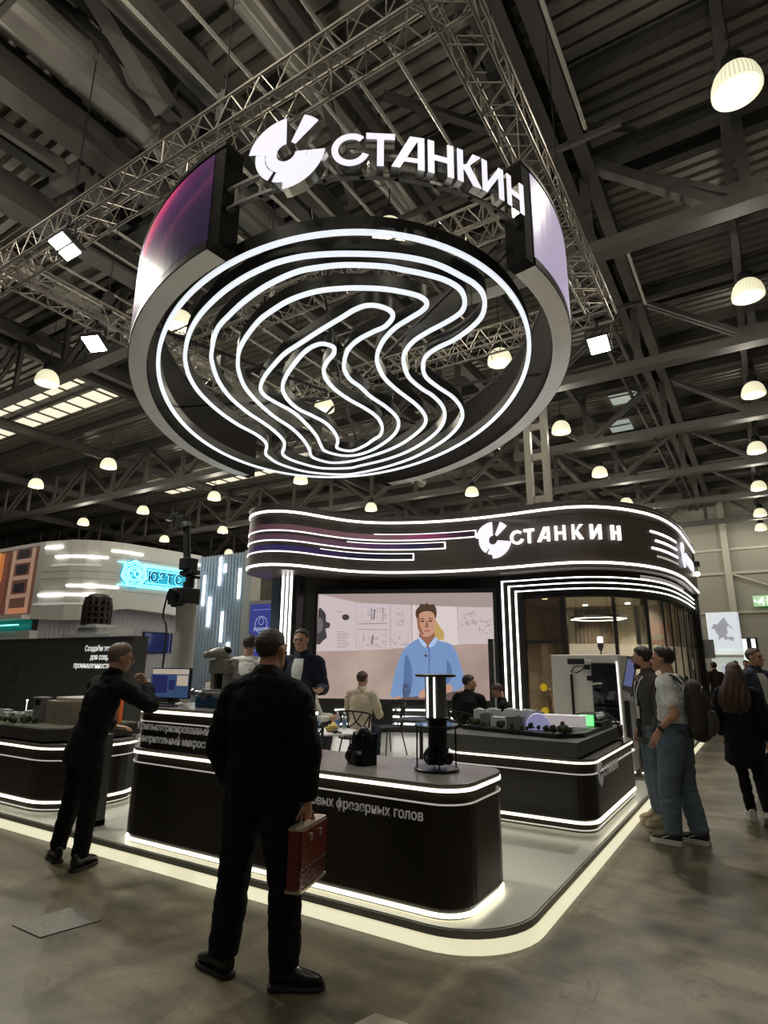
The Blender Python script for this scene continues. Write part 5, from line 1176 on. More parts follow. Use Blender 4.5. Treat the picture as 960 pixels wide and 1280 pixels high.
bm=NB();cbox(bm,(.0,-.50,1.46),(.08,.05,.07));cbox(bm,(.04,-.50,1.3),(.1,.05,.07));cbox(bm,(.06,-.5,.42),(.1,.05,.07));cbox(bm,(.06,-.5,.55),(.08,.05,.05));obj('door_latch',bm,black,mt_)
bm=NB();box(bm,-.29,-.04,-.49,-.475,1.5,1.58);obj('name_plate',bm,dkgrey,mt_)
bm=NB();cyl(bm,(.13,-.1,1.64),(.13,-.1,1.7),.012,8);lathe(bm,[(.02,1.7),(.045,1.76),(.045,1.82)],(.13,-.1,0),14);obj('signal_lamp',bm,black,mt_);bm=NB();lathe(bm,[(.045,1.82),(.045,1.9),(.04,1.92)],(.13,-.1,0),14);obj('signal_lens',bm,led('signal lens',(1,.95,.95),.8),mt_)
bm=NB();box(bm,-.2,.02,-.462,-.45,.1,.34);box(bm,.06,.2,-.462,-.45,.1,.34);obj('lower_cover',bm,enam2,mt_)
bm=NB();box(bm,.08,.60,-.8,-.42,.1,.36);obj('chip_tray',bm,enam,mt_,bev=.01)
bm=NB();bar(bm,(.42,-.48,.4),(.42,-.48,1.54),.02);bar(bm,(.38,-.82,.38),(.62,-.82,.38),.02);obj('bright_edge',bm,led('machine edge light',(1,.98,.9),1.2),mt_)
bm=NB()
for a,b in ((-1,-1),(1,-1),(1,1),(-1,1)): cyl(bm,(-.05+a*.4,b*.38,0),(-.05+a*.4,b*.38,.08),.03,10)
obj('machine_foot',bm,black,mt_)
pn=thing('control_panel','tilted dark machine control panel with display and keys, beside the milling machine','control panel',(-1.72,9.45,.12))
Mt=Matrix.Translation((0,0,1.35))@Matrix.Rotation(R(12),4,'Y')@Matrix.Rotation(R(-8),4,'X')
bm=NB();cbox(bm,(0,0,.02),(.15,.05,.5),Mt);obj('display_housing',bm,mat('panel grey',(.12,.12,.12),.4),pn,bev=.01)
bm=NB();cbox(bm,(0,-.028,.03),(.11,.006,.38),Mt);obj('display_picture',bm,mat('panel violet',(.05,.05,.1),.3,0,(.12,.14,.3),.7,vs=8,var=.5),pn)
Mk=Matrix.Translation((.1,-.03,1.0))@Matrix.Rotation(R(35),4,'Y')@Matrix.Rotation(R(20),4,'X')
bm=NB();cbox(bm,(0,0,0),(.30,.2,.05),Mk);kp_=obj('key_panel',bm,enam2,pn,bev=.01)
bm=NB()
for i in range(6):
    for j in range(3): cbox(bm,(-.11+i*.044,-.06+j*.05,.03),(.026,.03,.012),Mk)
obj('key',bm,black,kp_)
bm=NB();bar(bm,(.0,.05,.0),(.0,.05,1.2),.07);prism(bm,rr(-.15,.15,-.1,.15,.03),0,.02);obj('panel_post',bm,enam2,pn)
bm=NB();cbox(bm,(.22,-.03,.86),(.26,.14,.03));obj('shelf',bm,enam2,pn)
# ================================================================ TABLES AND CHAIRS
def wire_chair(x,y,rz,label):
    t=thing('wire_chair',label,'chair',(x,y,.12),rz,'black lattice chairs at the meeting tables')
    m_=black
    bm=NB();prism(bm,rr(-.2,.2,-.19,.21,.1),.435,.455);obj('seat',bm,m_,t,bev=.004)
    def S(a,z): 
        r_=.235+.05*(z-.45)/.4
        return (r_*math.sin(R(a)),-.02-r_*math.cos(R(a))*1.0,z)
    bm=NB();nodes=[S(a,.83-.05*(abs(a)/75)**2) for a in range(-75,76,15)]
    for p,q in zip(nodes,nodes[1:]): bar(bm,p,q,.022)
    low=[S(a,.45) for a in range(-75,76,15)]
    for p,q in zip(low,low[1:]): bar(bm,p,q,.022)
    bar(bm,nodes[0],low[0],.022);bar(bm,nodes[-1],low[-1],.022)
    mid=[S(-48,.62),S(-22,.70),S(2,.60),S(26,.68),S(50,.6)]
    for p,q in zip(mid,mid[1:]): bar(bm,p,q,.018)
    for p,ks in zip(mid,((nodes[0],low[1],nodes[3]),(nodes[3],nodes[5]),(low[4],low[6],nodes[5]),(nodes[6],nodes[8]),(nodes[10],low[9],low[7]))):
        for q in ks: bar(bm,p,q,.018)
    obj('lattice_back',bm,m_,t)
    for a,b in ((-1,-1),(1,-1),(1,1),(-1,1)):
        bm=NB();tube(bm,[(a*.15,b*.14,.44),(a*.22,b*.23,0)],.011,6);obj('leg',bm,m_,t)
    return t
wire_chair(-5.24,7.62,R(10),'black lattice chair under the seated man in the beige shirt')
wire_chair(-4.62,5.85,R(-12),'black lattice chair nearest the front counter, its back to the white table')
wire_chair(-5.62,9.15,R(160),'empty black lattice chair left of the light column, facing the camera')
wire_chair(-3.95,8.58,R(-20),'black lattice chair under the seated man in the dark suit')
wire_chair(-3.36,9.2,R(60),'black lattice chair under the woman leaning over the far table')
wire_chair(-5.75,6.95,R(-80),'black lattice chair under the seated person in grey')
def table(x,y,label,top,r_=.38):
    t=thing('round_table',label,'table',(x,y,.12))
    bm=NB();lathe(bm,[(r_-.01,.61),(r_,.615),(r_,.63),(r_-.01,.635)],n=40);obj('tabletop',bm,top,t)
    bm=NB();cyl(bm,(0,0,.02),(0,0,.61),.03,14);obj('pedestal',bm,black,t);bm=NB();lathe(bm,[(.2,0),(.2,.012),(.04,.025)],n=28);obj('foot',bm,black,t)
table(-4.98,6.62,'round white table with bottles and a fruit basket, right of the man in black',white)
table(-4.85,8.9,'round dark table between the empty chair and the man in the dark suit',dkgrey)
pet=glass('bottle plastic',(.85,.92,.95),.12,haze=.18,hcol=(.8,.85,.9));lblm=mat('bottle label',(.12,.2,.4),.5)
for k,(dx,dy,lb) in enumerate(((-.16,-.05,'clear water bottle on the white table, nearest the man in black'),(-.02,.22,'clear water bottle at the far edge of the white table, left of a pair'),(.07,.25,'clear water bottle at the far edge of the white table, right of a pair'),(-.22,.05,'clear water bottle standing behind the nearest one on the white table'))):
    t=thing('water_bottle',lb,'bottle',(-4.98+dx,6.62+dy,.756));bm=NB();lathe(bm,[(.03,0),(.032,.01),(.031,.07),(.033,.12),(.03,.15),(.014,.185),(.013,.2)],n=16);obj('bottle_body',bm,pet,t,smooth=True)
    bm=NB();lathe(bm,[(.0335,.06),(.0335,.11)],n=16,cap=False);obj('label_band',bm,lblm,t);bm=NB();lathe(bm,[(.016,.198),(.016,.215)],n=12);obj('cap',bm,cupm,t)
t=thing('fruit_basket','small wicker basket of yellow fruit on the white table','basket',(-4.86,6.52,.756))
bm=NB();lathe(bm,[(.06,0),(.085,.05),(.09,.06),(.08,.055),(.055,.01)],n=24);obj('basket',bm,mat('wicker',(.35,.27,.08),.8,vs=40,var=.4),t,smooth=True)
for x,y,z,c in ((-.03,0,.06,(.75,.55,.1)),(.035,.01,.065,(.7,.45,.12)),(0,-.035,.06,(.55,.5,.12)),(0,.03,.085,(.8,.6,.2))):
    bm=NB();ball(bm,(x,y,z),.032,nu=12,nv=8);obj('fruit',bm,mat('fruit %.2f'%c[1],c,.5),t,smooth=True)
t=thing('desk_microphone','small black object lying at the near edge of the white table','microphone',(-4.72,6.40,.756));bm=NB();ball(bm,(0,0,.025),(.05,.03,.025));obj('head',bm,black,t,smooth=True);bm=NB();tube(bm,[(0,0,.02),(.09,.02,.012)],.01,8);obj('handle',bm,black,t)
# ================================================================ PEOPLE
skin=mat('skin',(.50,.27,.18),.5,vs=12,var=.1);skin_r=mat('ruddy skin',(.52,.25,.16),.5,vs=12,var=.12)
lip=mat('lips',(.35,.13,.10),.5);eyem=mat('eye',(.03,.02,.02),.2)
def clothm(n,c,r=.85,**k): return mat(n,c,r,0,vs=k.pop('vs',9),var=k.pop('var',.18),bump=.25,bs=120,spec=.2,**k)
J_BLK=clothm('black jacket cloth',(.0035,.0035,.0045));JEAN_D=clothm('dark denim',(.006,.0075,.013));SUIT=clothm('black suit cloth',(.006,.0055,.006))
TEE=clothm('pale grey knit',(.82,.85,.87));JEAN=clothm('blue denim',(.12,.155,.205));BLZ=clothm('grey brown blazer',(.075,.07,.065));NAVY=clothm('navy cloth',(.018,.022,.04))
BEI=clothm('beige shirt cloth',(.60,.52,.39));COAT=clothm('black coat cloth',(.006,.006,.008));LGREY=clothm('light grey shirt cloth',(.6,.6,.54));WSH=clothm('white shirt cloth',(.62,.62,.58));BSUIT=clothm('blue grey suit cloth',(.04,.05,.075));MAR=clothm('dark maroon cloth',(.05,.03,.03))
def hairm(n,c): return mat(n,c,.55,0,vs=60,var=.5,bump=.5,bs=90)
H_GR=hairm('greying brown hair',(.16,.11,.075));H_DB=hairm('dark brown hair',(.025,.015,.010));H_BK=hairm('near black hair',(.014,.010,.008));H_RB=hairm('red brown hair',(.055,.02,.012));H_BR=hairm('brown hair',(.06,.03,.018))
LEA=mat('black shoe leather',(.012,.011,.011),.3,vs=20);WSOLE=mat('white sole rubber',(.62,.60,.56),.6);DSOLE=mat('dark sole',(.02,.018,.017),.6)
D0=dict(hips=(0,0,.95),waist=(0,0,1.10),chest=(0,.0,1.30),sh=(0,-.005,1.44),neck=(0,-.01,1.51),head=(0,.015,1.655),
 shR=(.185,-.005,1.43),elR=(.25,-.03,1.15),wrR=(.27,.05,.90),shL=(-.185,-.005,1.43),elL=(-.25,-.03,1.15),wrL=(-.27,.05,.90),
 hiR=(.09,0,.92),knR=(.10,.02,.50),anR=(.10,-.02,.09),hiL=(-.09,0,.92),knL=(-.10,.02,.50),anL=(-.10,-.02,.09))
def headM(P,yaw=0,pitch=0,roll=0,s=1): return Matrix.Translation(V(P))@Euler((R(pitch),R(roll),R(yaw)),'XYZ').to_matrix().to_4x4()@Matrix.Scale(s,4)
def lerp(a,b,t): return V(a)*(1-t)+V(b)*t
def hand(bm,W,d,n,curl=35,thumb=1,s=1,spread=1.0,fc=None):
    """palm + four unequal bent fingers + side thumb; d fingers direction, n palm normal (towards the palm side)"""
    W=V(W);d=V(d).normalized();n=V(n);n=(n-d*n.dot(d)).normalized();sd=d.cross(n).normalized()*thumb
    limb(bm,[W-d*.02*s,W+d*.025*s,W+d*.06*s,W+d*.088*s],[(.026*s,.019*s),(.034*s,.017*s),(.041*s,.016*s),(.038*s,.013*s)],side=sd,n=12,k=2)
    for i,(o,L) in enumerate(((.030,.070),(.010,.080),(-.011,.074),(-.030,.058))):
        p=W+d*(.084-.004*abs(i-1.2))*s+sd*o*s*spread;pts=[p-d*.02*s,p];dd=d.copy();a=fc[i] if fc else curl*(.85+.08*i)
        for q in (.45,.32,.25):
            dd=(Matrix.Rotation(R(a*(1.15 if q<.45 else .8)),3,d.cross(n).normalized()))@dd
            # rotate towards the palm side
            if (dd-d).dot(n)<0 and a>0: dd=2*d*dd.dot(d)-dd
            p=p+dd*L*q*s;pts.append(p)
        tube(bm,pts,[.0085*s,.0088*s,.0082*s,.0075*s,.006*s],8,k=2)
    p=W+d*.02*s+sd*.026*s;t1=(sd*.75+d*.75+n*.35).normalized();t2=(sd*.3+d*.95+n*.45).normalized()
    tube(bm,[p-t1*.02*s,p,p+t1*.035*s,p+t1*.035*s+t2*.030*s,p+t1*.035*s+t2*.052*s],[.013*s,.0125*s,.0105*s,.0095*s,.007*s],8,k=2)
def head_bm(bm,M,s=1,female=False,beard=False):
    ball(bm,(0,-.016,.030),(.077,.097,.088),M);ball(bm,(0,.022,-.035),(.060,.066,.070),M)
    limb(bm,[(0,.045,-.06),(0,.062,-.088),(0,.055,-.108)],[(.046,.04),(.034,.030),(.022,.02)],M=M,n=12,k=2)   # jaw and chin
    ball(bm,(0,.066,.022),(.052,.024,.018),M)                                   # brow
    limb(bm,[(0,.078,.012),(0,.092,-.006),(0,.106,-.024),(0,.094,-.034)],[(.009,.009),(.011,.012),(.015,.014),(.013,.010)],M=M,n=10,k=2)
    for k in (-1,1): 
        ball(bm,(k*.040,.055,-.018),(.024,.024,.020),M)                          # cheeks
        ball(bm,(k*.077,-.006,-.004),(.010,.020,.031),M);ball(bm,(k*.080,-.014,.008),(.012,.015,.018),M)
    limb(bm,[(-.024,.078,-.060),(0,.088,-.058),(.024,.078,-.060)],[.006,.008,.006],M=M,side=(0,0,1),n=8,k=2)
    limb(bm,[(-.020,.077,-.070),(0,.086,-.071),(.020,.077,-.070)],[.006,.009,.006],M=M,side=(0,0,1),n=8,k=2)
def hair_obj(parent,M,m,style='short',name='hair'):
    bm=NB();nu,nv=56,40;rs=[]
    for i in range(nv+1):
        t=PI*(i+.35)/(nv+.7);r=[]
        for j in range(nu):
            a=2*PI*j/nu;x,y,z=math.sin(t)*math.cos(a),math.sin(t)*math.sin(a),math.cos(t)
            p=V((x*.086,-.018+y*.108,.034+z*.096))
            front=p.y>.035+.02*(p.z>.06)
            line=.066+ (.02 if style!='long' else .01)*(1-abs(x)*1.6)
            mg=9.
            if p.y>.0: mg=min(mg,(p.z-line)+max(0,(.042-p.y))*1.3)
            if style in('short','fade','crop'):
                mg=min(mg,p.z+.050+.02*noise.noise(V((x*9,y*9,2))))
                if p.y>-.03: mg=min(mg,max(p.z-(.004+max(0,p.y-.015)*1.5),(-.030-p.y)) if abs(x)>.55 else 9.)
            mg+=noise.noise(V((x*14,y*14,z*14)))*.004
            fk=min(1,max(0,(mg+.004)/.022))
            w=noise.noise(V((x*5,y*5,z*5)))*.007+noise.noise(V((x*16,y*16,z*9)))*.004
            k=1+ (.0 if style in('short','long','wavy') else -.03)+w*8*(1.6 if style=='wavy' else .7)
            if style=='fade' and p.z<.035: k-=.035
            if style in ('wavy','short') and p.z>.07 and p.y>-.02: k+=.06
            q=V((p.x*k,-.018+(p.y+.018)*k,.034+(p.z-.034)*k))
            e_=V((p.x*.80,-.018+(p.y+.018)*.80,.034+(p.z-.034)*.80)); fk=fk*fk*(3-2*fk); q=e_.lerp(q,fk)
            r.append(M@q)
        rs.append(r)
    rings(bm,rs)
    o=obj(name,bm,m,parent,smooth=True)
    return o
def shoe(parent,A,yaw,m,sole,kind='dress',tilt=0):
    """A ankle position (local), yaw of the toes"""
    M=Matrix.Translation((A[0],A[1],A[2]-.09))@Matrix.Rotation(R(yaw),4,'Z')@Matrix.Rotation(R(tilt),4,'X')
    w=1.12 if kind!='dress' else 1
    prof=[(-.075,.028,.040),(-.055,.036,.050),(-.01,.038,.052),(.05,.040,.040),(.10,.048,.030),(.15,.046,.024),(.185,.036,.018),(.205,.018,.012)]
    bm=NB();rs=[]
    for y,rw,rh in prof:
        r=[]
        for j in range(16):
            a=2*PI*j/16;x=math.cos(a)*rw*w;z=math.sin(a);z=(z*rh*1.25+rh*1.1) if z>0 else rh*1.1*(1+z*.95)
            r.append(M@V((x,y,z+.020)))
        rs.append(r)
    rings(bm,rs);limb(bm,[(0,-.02,.05),(0,-.015,.10),(0,-.01,.135)],[(.04,.05),(.038,.045),(.036,.042)],M=M,n=14,k=2)
    o=obj('shoe',fuse(bm,.008,3),m,parent)
    bm=NB();pts=[];out=[(-.085,0)]+[(y,rw*w+.006) for y,rw,_ in prof]+[(.213,0)]
    pts=[(x_,y_) for y_,x_ in out]+[(-x_,y_) for y_,x_ in reversed(out[1:-1])]
    th=.034 if kind=='sneaker' else .014
    rings(bm,[[M@V((x,y,0)) for x,y in pts],[M@V((x*1.03,y,th)) for x,y in pts],[M@V((x*.97,y,th+.008)) for x,y in pts]]);
    if kind=='dress':
        bmb=[M@V((x,y,0)) for x,y in pts]
    obj('sole',bm,sole,o)
    if kind=='sneaker':
        bm=NB()
        for k in (-1,1): tube(bm,[M@V((k*.044*w,.0,.045)),M@V((k*.049*w,.05,.036)),M@V((k*.050*w,.09,.05)),M@V((k*.042*w,.03,.075))],.0045,5,k=3)
        for y in (.04,.06,.08): tube(bm,[M@V((-.024,y,.094-.28*(y-.04))),M@V((0,y+.004,.1-.28*(y-.04))),M@V((.024,y,.094-.28*(y-.04)))],.003,5)
        obj('shoe_stripe',bm,WSOLE,o)
    else:
        bm=NB()
        for y in (.04,.055,.07): tube(bm,[M@V((-.02,y,.1-.3*(y-.04))),M@V((0,y+.003,.106-.3*(y-.04))),M@V((.02,y,.1-.3*(y-.04)))],.0025,5)
        obj('laces',bm,m,o)
    return o
def person(label,loc,rz,pose={},H=1.77,top=None,bottom=None,hair=(H_DB,'short'),head=(0,0,0),gx=1.0,shoes=(LEA,DSOLE,'dress'),feet=(8,-8),hands=None,sk=skin,
           hem=.86,sleeve='long',bulk=1.0,legs=True,face=True,flare=1.0,vox=.0075,collar=True,hemr=None,under=None,leg=1.0,cat='person',tilt=(0,0),openf=False,detail=True,hoff=None):
    s=H/1.77;P={k:V(v) for k,v in D0.items()}
    for k,v in pose.items(): P[k]=V(v)
    P={k:v*s for k,v in P.items()}
    side=(P['shR']-P['shL']).normalized();hside=(P['hiR']-P['hiL']).normalized()
    HM=headM(P['head'],*head,s)
    bm=NB();head_bm(bm,HM)
    nb_=HM@V((0,-.025,-.05));limb(bm,[P['sh']+V((0,0,-.02)),P['neck'],nb_,HM@V((0,-.01,.0))],[.075*s,.060*s,.056*s,.05*s])
    g=gx*s
    limb(bm,[P['hips'],P['waist'],P['chest'],P['sh'],P['neck']],[(.145*g,.10*g),(.13*g,.095*g),(.155*g,.105*g),(.13*g,.075*s),(.055*s,.05*s)],side=side)
    HN=hands or {}
    for q in 'RL':
        sh,el,wr=P['sh'+q],P['el'+q],P['wr'+q]
        limb(bm,[lerp(sh,P['sh'],.3),sh,lerp(sh,el,.5),el,lerp(el,wr,.3),wr],[.05*s,.052*s,.045*s,.036*s,.040*s,.026*s])
        d=(wr-el).normalized();hd=HN.get(q,{})
        hd_d=V(hd.get('d',d));n_=V(hd.get('n',(-1 if q=='R' else 1,0.2,0)))
        hand(bm,wr+d*.01,hd_d,n_,hd.get('curl',28),hd.get('thumb',(1 if q=='R' else -1)*(-1)),s*.98,fc=hd.get('fc'))
        if legs:
            hi,kn,an=P['hi'+q],P['kn'+q],P['an'+q]
            limb(bm,[hi,lerp(hi,kn,.4),kn,lerp(kn,an,.35),an],[.075*s,.068*s,.05*s,.048*s,.034*s])
    root=obj('person',fuse(bm,vox,3),sk);root.location=loc;root.rotation_euler=(0,0,rz)
    tag(root,label,cat,None)
    if face:
        bm=NB()
        for k in (-1,1): ball(bm,(k*.031,.078,.003),(.013,.009,.0065),HM,nu=10,nv=6)
        obj('eyes',bm,eyem,root,smooth=True)
        bm=NB()
        for k in (-1,1): limb(bm,[(k*.012,.090,.019),(k*.032,.088,.026),(k*.050,.074,.020)],[.0035,.0045,.003],M=HM,n=6,k=2)
        obj('eyebrows',bm,hair[0],root,smooth=True)
    if hair: 
        ho=hair_obj(root,HM,hair[0],hair[1])
    # ---- upper clothing
    if top:
        b=bulk*g;bm=NB();hm=V(P['hips']);dn=(P['hips']-P['waist']).normalized()
        hemP=P['hips']+dn*(.95-hem)*s
        hr_=hemr or (.175,.125)
        limb(bm,[hemP,P['hips'],P['waist'],lerp(P['waist'],P['chest'],.6),P['chest'],lerp(P['chest'],P['sh'],.7),P['sh'],P['neck']-V((0,0,.015))*s],
             [(hr_[0]*b*flare,hr_[1]*b*flare),(.170*b,.125*b),(.160*b,.118*b),(.172*b,.125*b),(.180*b,.128*b),(.165*b,.108*b),(.125*b,.088*b),(.068*s,.064*s)],side=side,k=4)
        for q in 'RL':
            sh,el,wr=P['sh'+q],P['el'+q],P['wr'+q]
            if sleeve=='long': pts=[lerp(sh,P['sh'],.45),sh,lerp(sh,el,.35),lerp(sh,el,.75),el,lerp(el,wr,.4),lerp(el,wr,.93)];rd=[.066*b,.068*b,.068*b,.064*b,.060*b,.054*b,.043*b]
            else: pts=[lerp(sh,P['sh'],.45),sh,lerp(sh,el,.4),lerp(sh,el,.72)];rd=[.072*b,.073*b,.066*b,.064*b]
            limb(bm,pts,rd)
        limb(bm,[P['shR']+V((0,0,.005)),lerp(P['sh'],P['neck'],.35)+V((0,-.01,.0)),P['shL']+V((0,0,.005))],[(.050*b,.060*b),(.075*b,.062*b),(.050*b,.060*b)],side=(0,1,0))
        if collar: limb(bm,[P['sh']+V((0,0,.0)),P['neck']+V((0,-.006,.0)),P['neck']+V((0,-.010,.034))*s],[(.10*s,.088*s),(.084*s,.080*s),(.076*s,.076*s)],side=side)
        obj('top' if sleeve!='long' else 'jacket',fuse(bm,vox,9,.008*s,.10,sum(map(ord,label))%17),top,root)
    if bottom and legs:
        bm=NB();b=g*leg
        limb(bm,[P['waist']-V((0,0,.05)),P['hips'],lerp(P['hiR'],P['hiL'],.5)-V((0,0,.03))*s],[(.145*b,.105*b),(.160*b,.122*b),(.150*b,.112*b)],side=hside)
        for q in 'RL':
            hi,kn,an=P['hi'+q],P['kn'+q],P['an'+q]
            limb(bm,[hi+V((0,0,.03))*s,lerp(hi,kn,.25),lerp(hi,kn,.6),kn,lerp(kn,an,.35),lerp(kn,an,.75),an+V((0,0,.012))*s],[(.093*b,.108*b),(.094*b,.102*b),(.082*b,.088*b),(.070*b,.074*b),(.067*b,.074*b),(.064*b,.068*b),(.060*b,.066*b)])
        obj('trousers',fuse(bm,vox,7,.008*s,.09,sum(map(ord,label))%13),bottom,root)
    if shoes and legs:
        for q,yw,tl in (('R',feet[0],tilt[0]),('L',feet[1],tilt[1])): shoe(root,P['an'+q],-yw,*shoes[:2],kind=shoes[2],tilt=tl)
    root['_P']=0;del root['_P']
    return root,P,HM
def wpos(root,p): return Matrix.Translation(root.location)@Matrix.Rotation(root.rotation_euler[2],4,'Z')@V(p)
from mathutils.bvhtree import BVHTree
def front_patch(root,name,m,rows,off=.004,nx=8,label=None):
    """thin cloth lying on the front of the jacket: rows of (z, half width, x centre)"""
    src=[c for c in root.children if c.name.split('.')[0] in('jacket','top')][0].data
    t=BVHTree.FromPolygons([v.co for v in src.vertices],[p.vertices[:] for p in src.polygons])
    q=cr([list(r) for r in rows],3);G=[]
    for z,hw,xc in q:
        r=[]
        for i in range(nx+1):
            x=xc-hw+2*hw*i/nx;h=t.ray_cast(V((x,.8,z)),V((0,-1,0)))[0];r.append((x,(h.y if h else .1)+off,z))
        G.append(r)
    bm=NB();rings(bm,[[V(p) for p in r]+[V((p[0],p[1]-.012,p[2])) for p in reversed(r)] for r in G]);return obj(name,bm,m,root,smooth=False,label=label)
# --- 1 man in black seen from behind, red briefcase in the right hand. Local +Y is where he faces
FR=R(10)
p1,P1,_=person('large man in black jacket seen from behind, holding a red briefcase, nearest the camera',(-2.50,2.72,0),FR,
 dict(hips=(0,0,.96),sh=(0,-.02,1.455),shR=(.20,-.02,1.40),shL=(-.20,-.02,1.40),elR=(.285,-.03,1.13),wrR=(.268,.03,.875),elL=(-.285,-.03,1.14),wrL=(-.26,.06,.92),
  neck=(0,-.015,1.52),head=(0,.03,1.66),hiR=(.10,0,.92),knR=(.16,.01,.50),anR=(.19,-.01,.09),hiL=(-.10,0,.92),knL=(-.155,.01,.50),anL=(-.185,-.01,.09)),
 H=1.80,top=J_BLK,bottom=JEAN_D,hair=(hairm('short brown hair',(.05,.032,.022)),'fade'),head=(-8,4,0),gx=1.10,bulk=1.22,hem=.86,hemr=(.160,.125),feet=(66,-72),sk=skin_r,face=True,vox=.007,leg=1.16,
 hands={'R':dict(d=(.0,.05,-1),n=(-1,.1,0),curl=70,thumb=-1),'L':dict(d=(.0,.1,-1),n=(1,.2,0),curl=40)})
# briefcase
redl=mat('red brown leather',(.13,.018,.010),.32,0,vs=14,var=.3,bump=.2,bs=60)
w_=wpos(p1,P1['wrR'])
bc=thing('briefcase','flat red brown leather briefcase with metal-trimmed handle, held by the man in black','briefcase',(w_.x+.0,w_.y+.01,w_.z-.405),R(104))
bm=NB();prism(bm,rr(-.17,.17,-.038,.038,.02),0,.29);obj('case_body',bm,redl,bc,bev=.012)
bm=NB();prism(bm,rr(-.172,.172,-.046,.046,.02),-.006,.006);prism(bm,rr(-.172,.172,-.040,.040,.02),.284,.294);obj('metal_edge',bm,mat('pale metal edge',(.6,.5,.4),.3,.7),bc)
bm=NB();prism(bm,rr(-.165,.165,-.046,-.038,.003),.10,.282);tube(bm,[(-.171,0,.1),(.171,0,.1)],.005,6);obj('front_flap',bm,redl,bc,bev=.004)
bm=NB();tube(bm,[(-.06,0,.285),(-.055,0,.325),(-.03,0,.338),(.03,0,.338),(.055,0,.325),(.06,0,.285)],.009,8,k=3);obj('handle',bm,redl,bc,smooth=True)
bm=NB();
for x in (-.06,.06): cbox(bm,(x,0,.298),(.02,.03,.02));cbox(bm,(x,-.049,.235),(.022,.01,.035))
obj('lock',bm,mat('pale metal edge',(.6,.5,.4),.3,.7),bc)
# --- 2 man in black suit leaning on the left end of the counter
person('grey-haired man in black suit leaning his elbow on the counter at the left',(-5.03,3.24,0),R(-8),
 dict(hips=(-.02,.03,.94),waist=(0,.06,1.08),chest=(.01,.10,1.27),sh=(.03,.13,1.41),neck=(.04,.155,1.48),head=(.06,.205,1.62),
  shR=(.21,.15,1.37),elR=(.37,.36,1.215),wrR=(.16,.41,1.40),shL=(-.16,.11,1.39),elL=(-.21,.13,1.12),wrL=(-.10,.3,1.03),
  hiR=(.07,.03,.91),knR=(.12,.04,.49),anR=(.15,.0,.09),hiL=(-.11,.03,.91),knL=(-.15,.02,.49),anL=(-.19,-.03,.09)),
 H=1.80,top=SUIT,bottom=SUIT,hair=(H_GR,'short'),head=(-18,-8,6),gx=1.0,bulk=1.04,hem=.78,hemr=(.185,.135),feet=(-28,-80),face=True,leg=1.0,
 hands={'R':dict(d=(-.5,-.35,.75),n=(-.3,-.9,0),curl=50),'L':dict(d=(.7,.7,-.1),n=(0,0,-1),curl=20)})
# --- 3 man in a pale T-shirt with a backpack
RZ3=R(80)
p3,P3,_=person('young man in pale T-shirt and blue jeans with a backpack, facing left',(-.86,6.72,0),RZ3,
 dict(head=(0,.045,1.645),neck=(0,0,1.51),chest=(0,-.01,1.30),shL=(-.185,-.01,1.42),elL=(-.235,-.10,1.16),wrL=(-.185,.07,1.00),
  knL=(-.10,.07,.50),anL=(-.10,.07,.09),anR=(.08,-.11,.09),knR=(.10,-.02,.5)),
 H=1.80,top=TEE,bottom=JEAN,hair=(H_DB,'short'),head=(6,2,0),sleeve='short',bulk=1.02,hem=.90,feet=(5,-2),shoes=(LEA,WSOLE,'sneaker'),gx=1.04,leg=1.22,collar=False,
 hands={'L':dict(d=(.1,.35,-.9),n=(1,0,0),curl=15)})
# wrist watch
bm=NB();q=lerp(P3['elL'],P3['wrL'],.9);d=(P3['wrL']-P3['elL']).normalized();tube(bm,[q-d*.012,q+d*.012],.034,16);cbox(bm,(q.x-.034,q.y,q.z),(.012,.035,.035));obj('wristwatch',bm,black,p3)
bpm=mat('backpack fabric',(.030,.024,.020),.75,0,vs=12,var=.3,bump=.3,bs=80);bpl=mat('backpack grey panel',(.07,.065,.06),.7,vs=14)
bp=thing('backpack','dark grey school backpack on the back of the man in the pale T-shirt','backpack',p3.location,RZ3)
def BP(x,y,z): return V((x,y,z))
bm=NB();limb(bm,[(0,-.22,.96),(0,-.245,1.02),(0,-.255,1.15),(0,-.24,1.30),(0,-.21,1.42),(0,-.18,1.46)],[(.12,.08),(.155,.105),(.16,.11),(.155,.10),(.125,.075),(.065,.04)],n=20);pk=obj('pack_body',fuse(bm,.008,3,.004,.1),bpm,bp)
bm=NB();limb(bm,[(0,-.335,.99),(0,-.36,1.08),(0,-.345,1.19)],[(.10,.03),(.115,.045),(.105,.03)],n=16);obj('front_pocket',fuse(bm,.008,3),bpl,pk)
bm=NB();tube(bm,[(-.10,-.355,1.18),(0,-.385,1.2),(.10,-.355,1.18)],.004,6,k=3);tube(bm,[(-.13,-.32,1.25),(-.10,-.31,1.36),(0,-.30,1.42),(.10,-.31,1.36),(.13,-.32,1.25)],.004,6,k=4);obj('zip',bm,black,pk)
for k in (-1,1):
    bm=NB();pts=[(k*.075,-.14,1.44),(k*.10,-.07,1.515),(k*.115,.03,1.505),(k*.125,.125,1.40),(k*.13,.145,1.25),(k*.15,.10,1.10),(k*.145,-.08,1.02),(k*.11,-.18,1.0)]
    limb(bm,pts,[(.028,.009)]*5+[(.016,.007)]*3,side=(1,0,0),n=10,k=5);obj('shoulder_strap',bm,bpm,bp,smooth=True)
bm=NB();tube(bm,[(-.03,-.17,1.46),(-.02,-.17,1.51),(.02,-.17,1.51),(.03,-.17,1.46)],.007,6,k=3);obj('grab_loop',bm,black,bp)
